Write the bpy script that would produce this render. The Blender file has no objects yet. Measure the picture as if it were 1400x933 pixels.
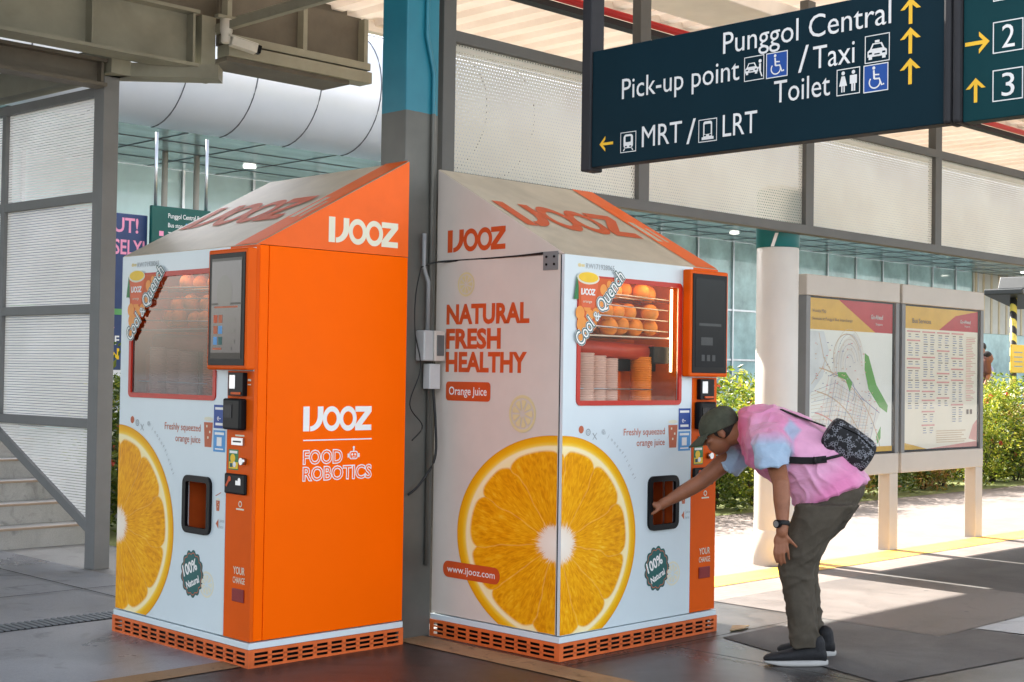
import bpy, bmesh, math, random
from mathutils import Vector, Matrix
random.seed(7)
S = bpy.context.scene
COL = S.collection
PI = math.pi

# ------------------------------------------------------------------ camera, world, sun, exposure
cd = bpy.data.cameras.new('camera'); cam = bpy.data.objects.new('camera', cd); COL.objects.link(cam)
CAMP = Vector((0, 0, 1.477))
RX = Vector((0.707912, -0.70614, 0.015031)); RY = Vector((-0.027017, -0.005806, 0.999618)); RZ = Vector((-0.705783, -0.708048, -0.023188))
m3 = Matrix((RX, RY, RZ)).transposed().to_4x4(); m3.translation = CAMP
cam.matrix_world = m3
cd.sensor_width = 36; cd.lens = 1922.3 / 1400 * 36; cd.clip_start = 0.1; cd.clip_end = 600
S.camera = cam

SUN_EL = math.radians(42.5); SUN_AZ = (0.03, 1.0)          # towards the sun, in the ground plane
w = bpy.data.worlds.new('World'); S.world = w; w.use_nodes = True
nt = w.node_tree; nt.nodes.clear()
sky = nt.nodes.new('ShaderNodeTexSky'); sky.sky_type = 'NISHITA'; sky.sun_disc = False
sky.sun_elevation = SUN_EL; sky.sun_rotation = math.atan2(SUN_AZ[0], SUN_AZ[1]); sky.air_density = 1.0; sky.dust_density = 2.5; sky.ozone_density = 0.7
bg = nt.nodes.new('ShaderNodeBackground'); bg.inputs['Strength'].default_value = 0.12
wo = nt.nodes.new('ShaderNodeOutputWorld')
hs = nt.nodes.new('ShaderNodeHueSaturation'); hs.inputs['Saturation'].default_value = .45; nt.links.new(sky.outputs[0], hs.inputs['Color']); nt.links.new(hs.outputs[0], bg.inputs[0]); nt.links.new(bg.outputs[0], wo.inputs[0])
sl = bpy.data.lights.new('sun', 'SUN'); sl.energy = 4.0; sl.angle = math.radians(0.5); sl.color = (1, 0.93, 0.84)
so = bpy.data.objects.new('sun', sl); COL.objects.link(so)
sd = Vector((SUN_AZ[0], SUN_AZ[1], 0)).normalized() * math.cos(SUN_EL) + Vector((0, 0, math.sin(SUN_EL)))
so.rotation_euler = sd.to_track_quat('Z', 'Y').to_euler(); so.location = (5, 20, 30)
S.view_settings.view_transform = 'Standard'; S.view_settings.look = 'None'; S.view_settings.gamma = 1
S.view_settings.exposure = 2.52
try: S.view_settings.use_curve_mapping = False
except Exception: pass
S.render.engine = 'CYCLES'
S.cycles.max_bounces = 8; S.cycles.diffuse_bounces = 4; S.cycles.glossy_bounces = 3; S.cycles.transparent_max_bounces = 12; S.cycles.transmission_bounces = 4
S.cycles.sample_clamp_indirect = 6; S.cycles.caustics_reflective = False; S.cycles.caustics_refractive = False
try:
    S.cycles.use_denoising = True
except Exception: pass

# ------------------------------------------------------------------ colour and material helpers
def lin(h):
    if not isinstance(h, str): return tuple(h)
    h = h.lstrip('#'); o = []
    for i in (0, 2, 4):
        c = int(h[i:i+2], 16) / 255
        o.append(c / 12.92 if c <= .04045 else ((c + .055) / 1.055) ** 2.4)
    return tuple(o)
MATS = {}
def M(name, col, rough=.5, metal=0, var=.08, scale=6, bump=0, bscale=60, spec=.3, coat=0, emit=0, stretch=None, dirt=0, rvar=0):
    if name in MATS: return MATS[name]
    m = bpy.data.materials.new(name); m.use_nodes = True; MATS[name] = m
    t = m.node_tree; b = t.nodes['Principled BSDF']; c = lin(col)
    b.inputs['Roughness'].default_value = rough; b.inputs['Metallic'].default_value = metal
    b.inputs['Specular IOR Level'].default_value = spec; b.inputs['Coat Weight'].default_value = coat
    b.inputs['Base Color'].default_value = (*c, 1)
    tc = t.nodes.new('ShaderNodeTexCoord'); src = tc.outputs['Object']
    if stretch:
        mp = t.nodes.new('ShaderNodeMapping'); mp.inputs['Scale'].default_value = stretch
        t.links.new(src, mp.inputs[0]); src = mp.outputs[0]
    if var:
        n = t.nodes.new('ShaderNodeTexNoise'); n.inputs['Scale'].default_value = scale; n.inputs['Detail'].default_value = 5; n.inputs['Roughness'].default_value = .62
        t.links.new(src, n.inputs['Vector'])
        r = t.nodes.new('ShaderNodeMapRange'); r.inputs[1].default_value = .3; r.inputs[2].default_value = .7
        r.inputs[3].default_value = 1 - var; r.inputs[4].default_value = 1 + var
        t.links.new(n.outputs[0], r.inputs[0])
        x = t.nodes.new('ShaderNodeMix'); x.data_type = 'RGBA'; x.blend_type = 'MULTIPLY'; x.inputs[0].default_value = 1
        x.inputs[6].default_value = (*c, 1); t.links.new(r.outputs[0], x.inputs[7])
        out = x.outputs[2]
        if dirt:
            n2 = t.nodes.new('ShaderNodeTexNoise'); n2.inputs['Scale'].default_value = scale * .45; n2.inputs['Detail'].default_value = 8; n2.inputs['Distortion'].default_value = 1.2
            t.links.new(src, n2.inputs['Vector'])
            r2 = t.nodes.new('ShaderNodeMapRange'); r2.inputs[1].default_value = .52; r2.inputs[2].default_value = .72; r2.inputs[4].default_value = dirt
            t.links.new(n2.outputs[0], r2.inputs[0])
            x2 = t.nodes.new('ShaderNodeMix'); x2.data_type = 'RGBA'; t.links.new(r2.outputs[0], x2.inputs[0]); t.links.new(out, x2.inputs[6])
            x2.inputs[7].default_value = (c[0] * .35, c[1] * .32, c[2] * .28, 1); out = x2.outputs[2]
        t.links.new(out, b.inputs['Base Color'])
        if rvar:
            r3 = t.nodes.new('ShaderNodeMapRange'); r3.inputs[1].default_value = .3; r3.inputs[2].default_value = .7
            r3.inputs[3].default_value = rough - rvar; r3.inputs[4].default_value = rough + rvar
            t.links.new(n.outputs[0], r3.inputs[0]); t.links.new(r3.outputs[0], b.inputs['Roughness'])
    if bump:
        n = t.nodes.new('ShaderNodeTexNoise'); n.inputs['Scale'].default_value = bscale; n.inputs['Detail'].default_value = 3
        t.links.new(src, n.inputs['Vector'])
        bp = t.nodes.new('ShaderNodeBump'); bp.inputs['Strength'].default_value = bump; bp.inputs['Distance'].default_value = .01
        t.links.new(n.outputs[0], bp.inputs['Height']); t.links.new(bp.outputs[0], b.inputs['Normal'])
    if emit:
        b.inputs['Emission Color'].default_value = (*c, 1); b.inputs['Emission Strength'].default_value = emit
    return m
def math_node(t, op, a, b=None, c=None):
    n = t.nodes.new('ShaderNodeMath'); n.operation = op
    for i, v in enumerate((a, b, c)):
        if v is None: continue
        if isinstance(v, (int, float)): n.inputs[i].default_value = v
        else: t.links.new(v, n.inputs[i])
    return n.outputs[0]
def ramp(t, fac, stops, interp='LINEAR'):
    n = t.nodes.new('ShaderNodeValToRGB'); cr = n.color_ramp; cr.interpolation = interp
    while len(cr.elements) > 1: cr.elements.remove(cr.elements[-1])
    for i, (p, c) in enumerate(stops):
        e = cr.elements[0] if i == 0 else cr.elements.new(p)
        e.position = p; e.color = (*lin(c), 1)
    t.links.new(fac, n.inputs[0]); return n.outputs[0]

def slice_mat():
    """cut orange printed on vinyl: UV holds the unit disc"""
    m = bpy.data.materials.new('orange_slice_print'); m.use_nodes = True; t = m.node_tree; b = t.nodes['Principled BSDF']
    b.inputs['Roughness'].default_value = .38; b.inputs['Specular IOR Level'].default_value = .15
    uv = t.nodes.new('ShaderNodeTexCoord').outputs['UV']
    sx = t.nodes.new('ShaderNodeSeparateXYZ'); t.links.new(uv, sx.inputs[0])
    x, y = sx.outputs[0], sx.outputs[1]
    r = math_node(t, 'SQRT', math_node(t, 'ADD', math_node(t, 'MULTIPLY', x, x), math_node(t, 'MULTIPLY', y, y)))
    th = math_node(t, 'ARCTAN2', y, x)
    wob = t.nodes.new('ShaderNodeTexNoise'); wob.inputs['Scale'].default_value = 2.2; wob.inputs['Detail'].default_value = 2
    t.links.new(uv, wob.inputs['Vector'])
    th2 = math_node(t, 'ADD', th, math_node(t, 'MULTIPLY', math_node(t, 'SUBTRACT', wob.outputs[0], .5), .35))
    seg = math_node(t, 'ABSOLUTE', math_node(t, 'SINE', math_node(t, 'ADD', math_node(t, 'MULTIPLY', th2, 5.5), .9)))     # 11 segments, 0 at membranes
    # radial fibres
    cx = math_node(t, 'DIVIDE', x, r); cy = math_node(t, 'DIVIDE', y, r)
    cb = t.nodes.new('ShaderNodeCombineXYZ')
    t.links.new(math_node(t, 'MULTIPLY', cx, 13), cb.inputs[0]); t.links.new(math_node(t, 'MULTIPLY', cy, 13), cb.inputs[1]); t.links.new(math_node(t, 'MULTIPLY', r, 6.5), cb.inputs[2])
    fib = t.nodes.new('ShaderNodeTexNoise'); fib.inputs['Scale'].default_value = 1.6; fib.inputs['Detail'].default_value = 3; fib.inputs['Distortion'].default_value = 1.4
    t.links.new(cb.outputs[0], fib.inputs['Vector'])
    cells = t.nodes.new('ShaderNodeTexVoronoi'); cells.inputs['Scale'].default_value = 2.1; cells.feature = 'SMOOTH_F1'
    t.links.new(cb.outputs[0], cells.inputs['Vector'])
    big = t.nodes.new('ShaderNodeTexNoise'); big.inputs['Scale'].default_value = 3.0; t.links.new(uv, big.inputs['Vector'])
    f = math_node(t, 'ADD', math_node(t, 'MULTIPLY', fib.outputs[0], .62), math_node(t, 'MULTIPLY', cells.outputs[0], .28))
    f = math_node(t, 'ADD', f, math_node(t, 'MULTIPLY', math_node(t, 'SUBTRACT', big.outputs[0], .5), .35))
    pulp = ramp(t, f, [(.26, '#d98a06'), (.40, '#eb9f0a'), (.52, '#f4af12'), (.62, '#f9bf30'), (.70, '#fcca50'), (.80, '#fde29c')])
    # scalloped outer border of the pulp
    edge = math_node(t, 'ADD', .872, math_node(t, 'MULTIPLY', math_node(t, 'POWER', math_node(t, 'SUBTRACT', 1, seg), 3), -.06))
    inp = math_node(t, 'SMOOTH_MIN', 1, math_node(t, 'MAXIMUM', 0, math_node(t, 'MULTIPLY', math_node(t, 'SUBTRACT', edge, r), 45)), .01)
    core = math_node(t, 'ADD', .155, math_node(t, 'MULTIPLY', math_node(t, 'SUBTRACT', fib.outputs[0], .5), .22))
    inc = math_node(t, 'MINIMUM', 1, math_node(t, 'MAXIMUM', 0, math_node(t, 'MULTIPLY', math_node(t, 'SUBTRACT', r, core), 28)))
    mem = math_node(t, 'MINIMUM', 1, math_node(t, 'MULTIPLY', math_node(t, 'MULTIPLY', seg, r), 26))
    mem = math_node(t, 'ADD', .80, math_node(t, 'MULTIPLY', mem, .20))
    k = math_node(t, 'MULTIPLY', math_node(t, 'MULTIPLY', inp, inc), mem)
    rind = ramp(t, r, [(.0, '#f7efe0'), (.16, '#f3e2cf'), (.22, '#f6d8a0'), (.83, '#fae6a8'), (.895, '#fbedc0'), (.915, '#f8cf4c'), (.945, '#f2b514'), (.985, '#eba60e'), (1, '#d98f08')])
    mx = t.nodes.new('ShaderNodeMix'); mx.data_type = 'RGBA'; t.links.new(k, mx.inputs[0]); t.links.new(rind, mx.inputs[6]); t.links.new(pulp, mx.inputs[7])
    t.links.new(mx.outputs[2], b.inputs['Base Color'])
    return m

def perf_mat(name, col, px, pz, hole, line=0, bright=.8, trans=.35):
    """perforated sheet: staggered round holes really let light and view through"""
    m = bpy.data.materials.new(name); m.use_nodes = True; t = m.node_tree; t.nodes.remove(t.nodes['Principled BSDF'])
    o = t.nodes['Material Output']
    tc = t.nodes.new('ShaderNodeTexCoord'); uvn = tc.outputs['UV']
    s = t.nodes.new('ShaderNodeSeparateXYZ'); t.links.new(uvn, s.inputs[0])
    v = math_node(t, 'DIVIDE', s.outputs[1], pz); row = math_node(t, 'FLOOR', v)
    odd = math_node(t, 'MULTIPLY', math_node(t, 'MODULO', row, 2), .5)
    u = math_node(t, 'ADD', math_node(t, 'DIVIDE', s.outputs[0], px), odd)
    fu = math_node(t, 'SUBTRACT', math_node(t, 'FRACT', u), .5); fv = math_node(t, 'SUBTRACT', math_node(t, 'FRACT', v), .5)
    if line:
        mask = math_node(t, 'LESS_THAN', math_node(t, 'ABSOLUTE', fv), hole)
    else:
        a = math_node(t, 'MULTIPLY', fu, px); b = math_node(t, 'MULTIPLY', fv, pz)
        d = math_node(t, 'SQRT', math_node(t, 'ADD', math_node(t, 'MULTIPLY', a, a), math_node(t, 'MULTIPLY', b, b)))
        mask = math_node(t, 'LESS_THAN', d, hole)
    n = t.nodes.new('ShaderNodeTexNoise'); n.inputs['Scale'].default_value = 1.3; n.inputs['Detail'].default_value = 4; t.links.new(uvn, n.inputs['Vector'])
    c0 = lin(col)
    cc = ramp(t, n.outputs[0], [(.3, tuple(x * .86 for x in c0)), (.7, tuple(min(.95, x * 1.06) for x in c0))])
    d1 = t.nodes.new('ShaderNodeBsdfDiffuse'); t.links.new(cc, d1.inputs[0])
    d2 = t.nodes.new('ShaderNodeBsdfTranslucent'); t.links.new(cc, d2.inputs[0])
    m1 = t.nodes.new('ShaderNodeMixShader'); m1.inputs[0].default_value = trans; t.links.new(d1.outputs[0], m1.inputs[1]); t.links.new(d2.outputs[0], m1.inputs[2])
    tr = t.nodes.new('ShaderNodeBsdfTransparent')
    m2 = t.nodes.new('ShaderNodeMixShader'); t.links.new(mask, m2.inputs[0]); t.links.new(m1.outputs[0], m2.inputs[1]); t.links.new(tr.outputs[0], m2.inputs[2])
    t.links.new(m2.outputs[0], o.inputs[0])
    return m

def glass_mat(name, tint=(.97, .98, .98), refl=.02, rough=.02):
    m = bpy.data.materials.new(name); m.use_nodes = True; t = m.node_tree; t.nodes.remove(t.nodes['Principled BSDF'])
    o = t.nodes['Material Output']
    tr = t.nodes.new('ShaderNodeBsdfTransparent'); tr.inputs[0].default_value = (*tint, 1)
    g = t.nodes.new('ShaderNodeBsdfGlossy'); g.inputs['Roughness'].default_value = rough
    fr = t.nodes.new('ShaderNodeFresnel'); fr.inputs[0].default_value = 1.5
    n = t.nodes.new('ShaderNodeTexNoise'); n.inputs['Scale'].default_value = 1.5
    f = math_node(t, 'ADD', math_node(t, 'MULTIPLY', fr.outputs[0], .5), math_node(t, 'MULTIPLY', n.outputs[0], refl))
    mx = t.nodes.new('ShaderNodeMixShader'); t.links.new(f, mx.inputs[0]); t.links.new(tr.outputs[0], mx.inputs[1]); t.links.new(g.outputs[0], mx.inputs[2])
    t.links.new(mx.outputs[0], o.inputs[0]); return m

def leaf_mat(name, cols, trans=.35, rough=.45):
    m = bpy.data.materials.new(name); m.use_nodes = True; t = m.node_tree; b = t.nodes['Principled BSDF']; o = t.nodes['Material Output']
    g = t.nodes.new('ShaderNodeNewGeometry')
    k = len(cols) - 1
    c = ramp(t, g.outputs['Random Per Island'], [(i / max(1, k), q) for i, q in enumerate(cols)])
    t.links.new(c, b.inputs['Base Color']); b.inputs['Roughness'].default_value = rough
    d = t.nodes.new('ShaderNodeBsdfTranslucent'); t.links.new(c, d.inputs[0])
    mx = t.nodes.new('ShaderNodeMixShader'); mx.inputs[0].default_value = trans
    t.links.new(b.outputs[0], mx.inputs[1]); t.links.new(d.outputs[0], mx.inputs[2]); t.links.new(mx.outputs[0], o.inputs[0]); return m

# ------------------------------------------------------------------ object helpers
def tag(o, label=None, cat=None, group=None, kind=None):
    if label: o['label'] = label
    if cat: o['category'] = cat
    if group: o['group'] = group
    if kind: o['kind'] = kind
    return o
def empty(name, loc=(0, 0, 0), rz=0, label=None, cat=None, group=None):
    o = bpy.data.objects.new(name, None); COL.objects.link(o); o.location = loc; o.rotation_euler = (0, 0, rz); o.empty_display_size = .1
    return tag(o, label, cat, group)
def link(name, me, parent=None):
    o = bpy.data.objects.new(name, me); COL.objects.link(o)
    if parent: o.parent = parent
    return o

class MB:
    """collects solid shapes and links them as one mesh object"""
    def __init__(s): s.bm = bmesh.new(); s.mats = []; s.cur = 0
    def mat(s, m):
        if m not in s.mats: s.mats.append(m)
        s.cur = s.mats.index(m); return s
    def face(s, vs, smooth=False):
        try: f = s.bm.faces.new(vs)
        except ValueError: return None
        f.material_index = s.cur; f.smooth = smooth; return f
    def poly(s, pts): return s.face([s.bm.verts.new(p) for p in pts])
    def box(s, x0, x1, y0, y1, z0, z1):
        v = [s.bm.verts.new((x, y, z)) for z in (z0, z1) for x, y in ((x0, y0), (x1, y0), (x1, y1), (x0, y1))]
        for q in ((3, 2, 1, 0), (4, 5, 6, 7), (0, 1, 5, 4), (1, 2, 6, 5), (2, 3, 7, 6), (3, 0, 4, 7)): s.face([v[i] for i in q])
        return s
    def bar(s, p, q, wd, hg, up=(0, 0, 1)):
        p, q = Vector(p), Vector(q); d = (q - p).normalized(); up = Vector(up)
        r = d.cross(up).normalized() * wd / 2; n = r.cross(d).normalized() * hg / 2
        v = [s.bm.verts.new(c + a * r + b * n) for c in (p, q) for a, b in ((-1, -1), (1, -1), (1, 1), (-1, 1))]
        for k in ((0, 1, 2, 3), (7, 6, 5, 4), (0, 4, 5, 1), (1, 5, 6, 2), (2, 6, 7, 3), (3, 7, 4, 0)): s.face([v[i] for i in k])
        return s
    def prism(s, pts, off):
        off = Vector(off); a = [s.bm.verts.new(p) for p in pts]; b = [s.bm.verts.new(Vector(p) + off) for p in pts]; n = len(pts)
        s.face(a[::-1]); s.face(b)
        for i in range(n): s.face([a[i], a[(i + 1) % n], b[(i + 1) % n], b[i]])
        return s
    def tube(s, pts, r, n=10, cap=True):
        pts = [Vector(p) for p in pts]; rings = []
        for i, p in enumerate(pts):
            d = (pts[min(i + 1, len(pts) - 1)] - pts[max(i - 1, 0)]).normalized()
            a = Vector((0, 0, 1)) if abs(d.z) < .9 else Vector((1, 0, 0))
            x = d.cross(a).normalized(); y = d.cross(x)
            rr = r[i] if isinstance(r, (list, tuple)) else r
            rings.append([s.bm.verts.new(p + rr * (math.cos(2 * PI * k / n) * x + math.sin(2 * PI * k / n) * y)) for k in range(n)])
        for a, b in zip(rings, rings[1:]):
            for k in range(n): s.face([a[k], a[(k + 1) % n], b[(k + 1) % n], b[k]], True)
        if cap: s.face(rings[0][::-1]); s.face(rings[-1])
        return s
    def lathe(s, prof, n=24, c=(0, 0, 0)):
        rings = [[s.bm.verts.new((c[0] + r * math.cos(2 * PI * k / n), c[1] + r * math.sin(2 * PI * k / n), c[2] + z)) for k in range(n)] for r, z in prof]
        for a, b in zip(rings, rings[1:]):
            for k in range(n): s.face([a[k], a[(k + 1) % n], b[(k + 1) % n], b[k]], True)
        s.face(rings[0][::-1]); s.face(rings[-1]); return s
    def ball(s, c, r, sx=1, sy=1, sz=1, sub=2):
        mt = Matrix.Translation(c) @ Matrix.Diagonal((sx, sy, sz, 1))
        g = bmesh.ops.create_icosphere(s.bm, subdivisions=sub, radius=r, matrix=mt)
        for f in {f for v in g['verts'] for f in v.link_faces}: f.material_index = s.cur; f.smooth = True
        return s
    def build(s, name, parent=None, bevel=0, loc=None, fix=True):
        me = bpy.data.meshes.new(name)
        if fix: bmesh.ops.recalc_face_normals(s.bm, faces=s.bm.faces)
        s.bm.to_mesh(me); s.bm.free()
        for m in s.mats: me.materials.append(m)
        o = link(name, me, parent)
        if loc: o.location = loc
        if bevel:
            b = o.modifiers.new('bevel', 'BEVEL'); b.width = bevel; b.segments = 2; b.limit_method = 'ANGLE'; b.angle_limit = math.radians(40)
        return o

# text outlines from the built-in font
def text_mesh(body, bold=0, shear=0):
    cu = bpy.data.curves.new('t', 'FONT'); cu.body = body; cu.size = 1; cu.offset = bold; cu.shear = shear; cu.resolution_u = 3; cu.dimensions = '2D'; cu.fill_mode = 'BOTH'
    o = bpy.data.objects.new('t', cu); COL.objects.link(o)
    dg = bpy.context.evaluated_depsgraph_get(); dg.update()
    me = bpy.data.meshes.new_from_object(o.evaluated_get(dg))
    vs = [(v.co.x, v.co.y) for v in me.vertices]; ps = [tuple(p.vertices) for p in me.polygons]
    bpy.data.objects.remove(o); bpy.data.curves.remove(cu); bpy.data.meshes.remove(me)
    return vs, ps
_h = text_mesh('H')[0]; CAP = max(v[1] for v in _h)

class Sheet:
    """flat printed marks: 2-D shapes in (s, t), stacked in layers just proud of a face"""
    def __init__(s): s.items = []; s.layer = 0
    def up(s): s.layer += 1; return s
    def poly(s, pts, m): s.items.append((list(pts), [tuple(range(len(pts)))], m, s.layer)); return s
    def raw(s, vs, ps, m): s.items.append((vs, ps, m, s.layer)); return s
    def rect(s, a, b, c, d, m): return s.poly([(a, c), (b, c), (b, d), (a, d)], m)
    def rrect(s, a, b, c, d, r, m, n=5):
        p = []
        for cx, cy, a0 in ((b - r, d - r, 0), (a + r, d - r, 90), (a + r, c + r, 180), (b - r, c + r, 270)):
            for i in range(n + 1):
                an = math.radians(a0 + 90 * i / n); p.append((cx + r * math.cos(an), cy + r * math.sin(an)))
        return s.poly(p, m)
    def frame(s, a, b, c, d, wd, m):
        s.rect(a, b, c, c + wd, m); s.rect(a, b, d - wd, d, m); s.rect(a, a + wd, c + wd, d - wd, m); return s.rect(b - wd, b, c + wd, d - wd, m)
    def disc(s, x, y, rx, m, ry=None, n=28, a0=0, a1=360):
        ry = ry or rx
        p = [(x + rx * math.cos(math.radians(a0 + (a1 - a0) * i / n)), y + ry * math.sin(math.radians(a0 + (a1 - a0) * i / n))) for i in range(n + (0 if a1 - a0 >= 360 else 1))]
        if a1 - a0 < 360 and a1 - a0 != 180: p.append((x, y))
        return s.poly(p, m)
    def ring(s, x, y, r0, r1, m, n=32, a0=0, a1=360, k=1):
        vs, ps = [], []
        for i in range(n + 1):
            a = math.radians(a0 + (a1 - a0) * i / n)
            vs += [(x + r0 * math.cos(a), y + k * r0 * math.sin(a)), (x + r1 * math.cos(a), y + k * r1 * math.sin(a))]
        for i in range(n): ps.append((2 * i, 2 * i + 1, 2 * i + 3, 2 * i + 2))
        return s.raw(vs, ps, m)
    def line(s, p, q, wd, m):
        d = Vector((q[0] - p[0], q[1] - p[1])); L = d.length or 1; nx, ny = -d.y / L * wd / 2, d.x / L * wd / 2
        return s.poly([(p[0] - nx, p[1] - ny), (q[0] - nx, q[1] - ny), (q[0] + nx, q[1] + ny), (p[0] + nx, p[1] + ny)], m)
    def path(s, pts, wd, m):
        vs, ps = [], []; n = len(pts)
        for i, p in enumerate(pts):
            a, b = pts[max(i - 1, 0)], pts[min(i + 1, n - 1)]
            d = Vector((b[0] - a[0], b[1] - a[1])).normalized(); nx, ny = -d.y * wd / 2, d.x * wd / 2
            vs += [(p[0] - nx, p[1] - ny), (p[0] + nx, p[1] + ny)]
        for i in range(n - 1): ps.append((2 * i, 2 * i + 2, 2 * i + 3, 2 * i + 1))
        return s.raw(vs, ps, m)
    def text(s, body, x, y, h, m, width=None, bold=0, ang=0, align='L', shear=0):
        vs, ps = text_mesh(body, bold, shear)
        v0 = text_mesh(body, 0, shear)[0] if bold else vs
        x0 = min(v[0] for v in v0); x1 = max(v[0] for v in v0); ky = h / CAP; kx = width / (x1 - x0) if width else ky
        W = (x1 - x0) * kx; ox = {'L': 0, 'R': -W, 'C': -W / 2}[align]; ca, sa = math.cos(ang), math.sin(ang)
        out = []
        for a, b in vs:
            p, q = (a - x0) * kx + ox, b * ky
            out.append((x + p * ca - q * sa, y + p * sa + q * ca))
        return s.raw(out, ps, m)
    def build(s, name, O, sd, td, parent=None, eps=.0012, uv=None):
        O, sd, td = Vector(O), Vector(sd), Vector(td); n = sd.cross(td).normalized()
        bm = bmesh.new(); mats = []; step = min(6e-5, .005 / max(1, len(s.items)))
        for idx, (vs, ps, m, ly) in enumerate(sorted(s.items, key=lambda q: q[3])):
            if m not in mats: mats.append(m)
            V = [bm.verts.new(O + sd * a + td * b + n * (eps + ly * .0003 + idx * step)) for a, b in vs]
            for p in ps:
                try: f = bm.faces.new([V[i] for i in p])
                except ValueError: continue
                f.material_index = mats.index(m)
                f.normal_update()
                if f.normal.dot(n) < 0: f.normal_flip()
        me = bpy.data.meshes.new(name); bm.to_mesh(me); bm.free()
        for m in mats: me.materials.append(m)
        return link(name, me, parent)

def panel_with_holes(name, x0, x1, z0, z1, holes, y, th, m, parent, bevel=0):
    xs = sorted({x0, x1, *[h[0] for h in holes], *[h[1] for h in holes]}); zs = sorted({z0, z1, *[h[2] for h in holes], *[h[3] for h in holes]})
    bm = bmesh.new(); vd = {}
    def V(x, z):
        if (x, z) not in vd: vd[(x, z)] = bm.verts.new((x, y, z))
        return vd[(x, z)]
    for a, b in zip(xs, xs[1:]):
        for c, d in zip(zs, zs[1:]):
            cx, cz = (a + b) / 2, (c + d) / 2
            if any(h[0] < cx < h[1] and h[2] < cz < h[3] for h in holes): continue
            bm.faces.new([V(a, c), V(b, c), V(b, d), V(a, d)])
    me = bpy.data.meshes.new(name); bm.to_mesh(me); bm.free(); me.materials.append(m)
    o = link(name, me, parent)
    sm = o.modifiers.new('solid', 'SOLIDIFY'); sm.thickness = th; sm.offset = -1
    return o
def rring(a, b, c, d, r, wd, y0, y1, n=5):
    """rounded rectangular ring frame as an MB (x a..b, z c..d)"""
    mb = MB()
    def loop(k, y):
        rr = max(.002, r - k); p = []
        for cx, cz, a0 in ((b - k - rr, d - k - rr, 0), (a + k + rr, d - k - rr, 90), (a + k + rr, c + k + rr, 180), (b - k - rr, c + k + rr, 270)):
            for i in range(n + 1):
                an = math.radians(a0 + 90 * i / n); p.append(mb.bm.verts.new((cx + rr * math.cos(an), y, cz + rr * math.sin(an))))
        return p
    L = [loop(0, y1), loop(0, y0), loop(wd, y0), loop(wd, y1)]
    for i in range(4):
        A, B = L[i], L[(i + 1) % 4]; k = len(A)
        for j in range(k): mb.face([A[j], A[(j + 1) % k], B[(j + 1) % k], B[j]])
    return mb

# ------------------------------------------------------------------ palette
white_print = M('white_vinyl', (.64, .73, .76), .35, var=.03, scale=2, coat=.15)
cream_print = M('cream_vinyl', (.67, .60, .53), .42, var=.05, scale=2.5)
roof_print = M('roof_vinyl', (.52, .45, .34), .35, var=.14, scale=3.5, dirt=.25)
orange_paint = M('orange_paint', (.96, .128, .0), .36, var=.035, scale=1.2, spec=.05, bump=.10, bscale=2.2, rvar=.10)
orange_strip = M('orange_strip', (.72, .10, .004), .42, var=.05, scale=3, spec=.1)
orange_grille = M('orange_grille', (.68, .135, .03), .55, var=.12, scale=9, dirt=.35)
orange_gable = M('orange_gable', (.86, .13, .012), .40, var=.06, scale=3, spec=.2)
red_frame = M('red_frame', (.50, .028, .014), .35, var=.05)
ink_orange = M('ink_orange', (.62, .10, .015), .45, var=.04)
ink_red = M('ink_red_orange', (.60, .085, .018), .45, var=.06)
ink_rust = M('ink_rust', (.50, .13, .06), .5, var=.05)
ink_white = M('ink_white', (.82, .82, .80), .45, var=.03)
ink_teal = M('ink_teal', (.012, .105, .10), .45, var=.05)
ink_pale = M('ink_pale_yellow', (.72, .62, .33), .5, var=.05)
ink_pale2 = M('ink_pale_cream', (.74, .72, .56), .5, var=.05)
ink_grey = M('ink_grey', (.32, .36, .38), .5)
ink_blue = M('ink_blue', (.01, .06, .30), .4)
ink_green = M('ink_green', (.02, .18, .05), .4)
ink_yellow = M('ink_yellow', (.85, .55, .02), .4)
ink_black = M('ink_black', (.012, .012, .014), .4)
ink_lightblue = M('ink_light_blue', (.08, .30, .62), .4)
black_plastic = M('black_plastic', (.006, .006, .007), .35, var=.05, spec=.12)
black_rubber = M('black_rubber', (.012, .012, .012), .6)
screen_glass = M('screen_glass', (.012, .014, .017), .12, var=.1, spec=.12)
steel = M('brushed_steel', (.52, .53, .54), .3, metal=1, var=.08, scale=10)
grey_paint = M('grey_paint', (.26, .27, .27), .5, var=.08, scale=3, dirt=.15)
grey_dark = M('grey_frame_paint', (.115, .115, .108), .5, var=.07, scale=4)
frame_light = M('grey_light_frame', (.20, .205, .205), .45, var=.06, scale=4)
board_grey = M('board_grey', (.50, .455, .40), .42, var=.04, scale=4)
cream_metal = M('cream_metal', (.92, .86, .78), .5, var=.06, scale=3, dirt=.08)
beam_paint = M('beam_paint', (.28, .275, .215), .55, var=.12, scale=3, dirt=.35)
beam_dark = M('beam_dark_paint', (.13, .115, .09), .6, var=.15, scale=4, dirt=.4)
SLICE = slice_mat()

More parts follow.
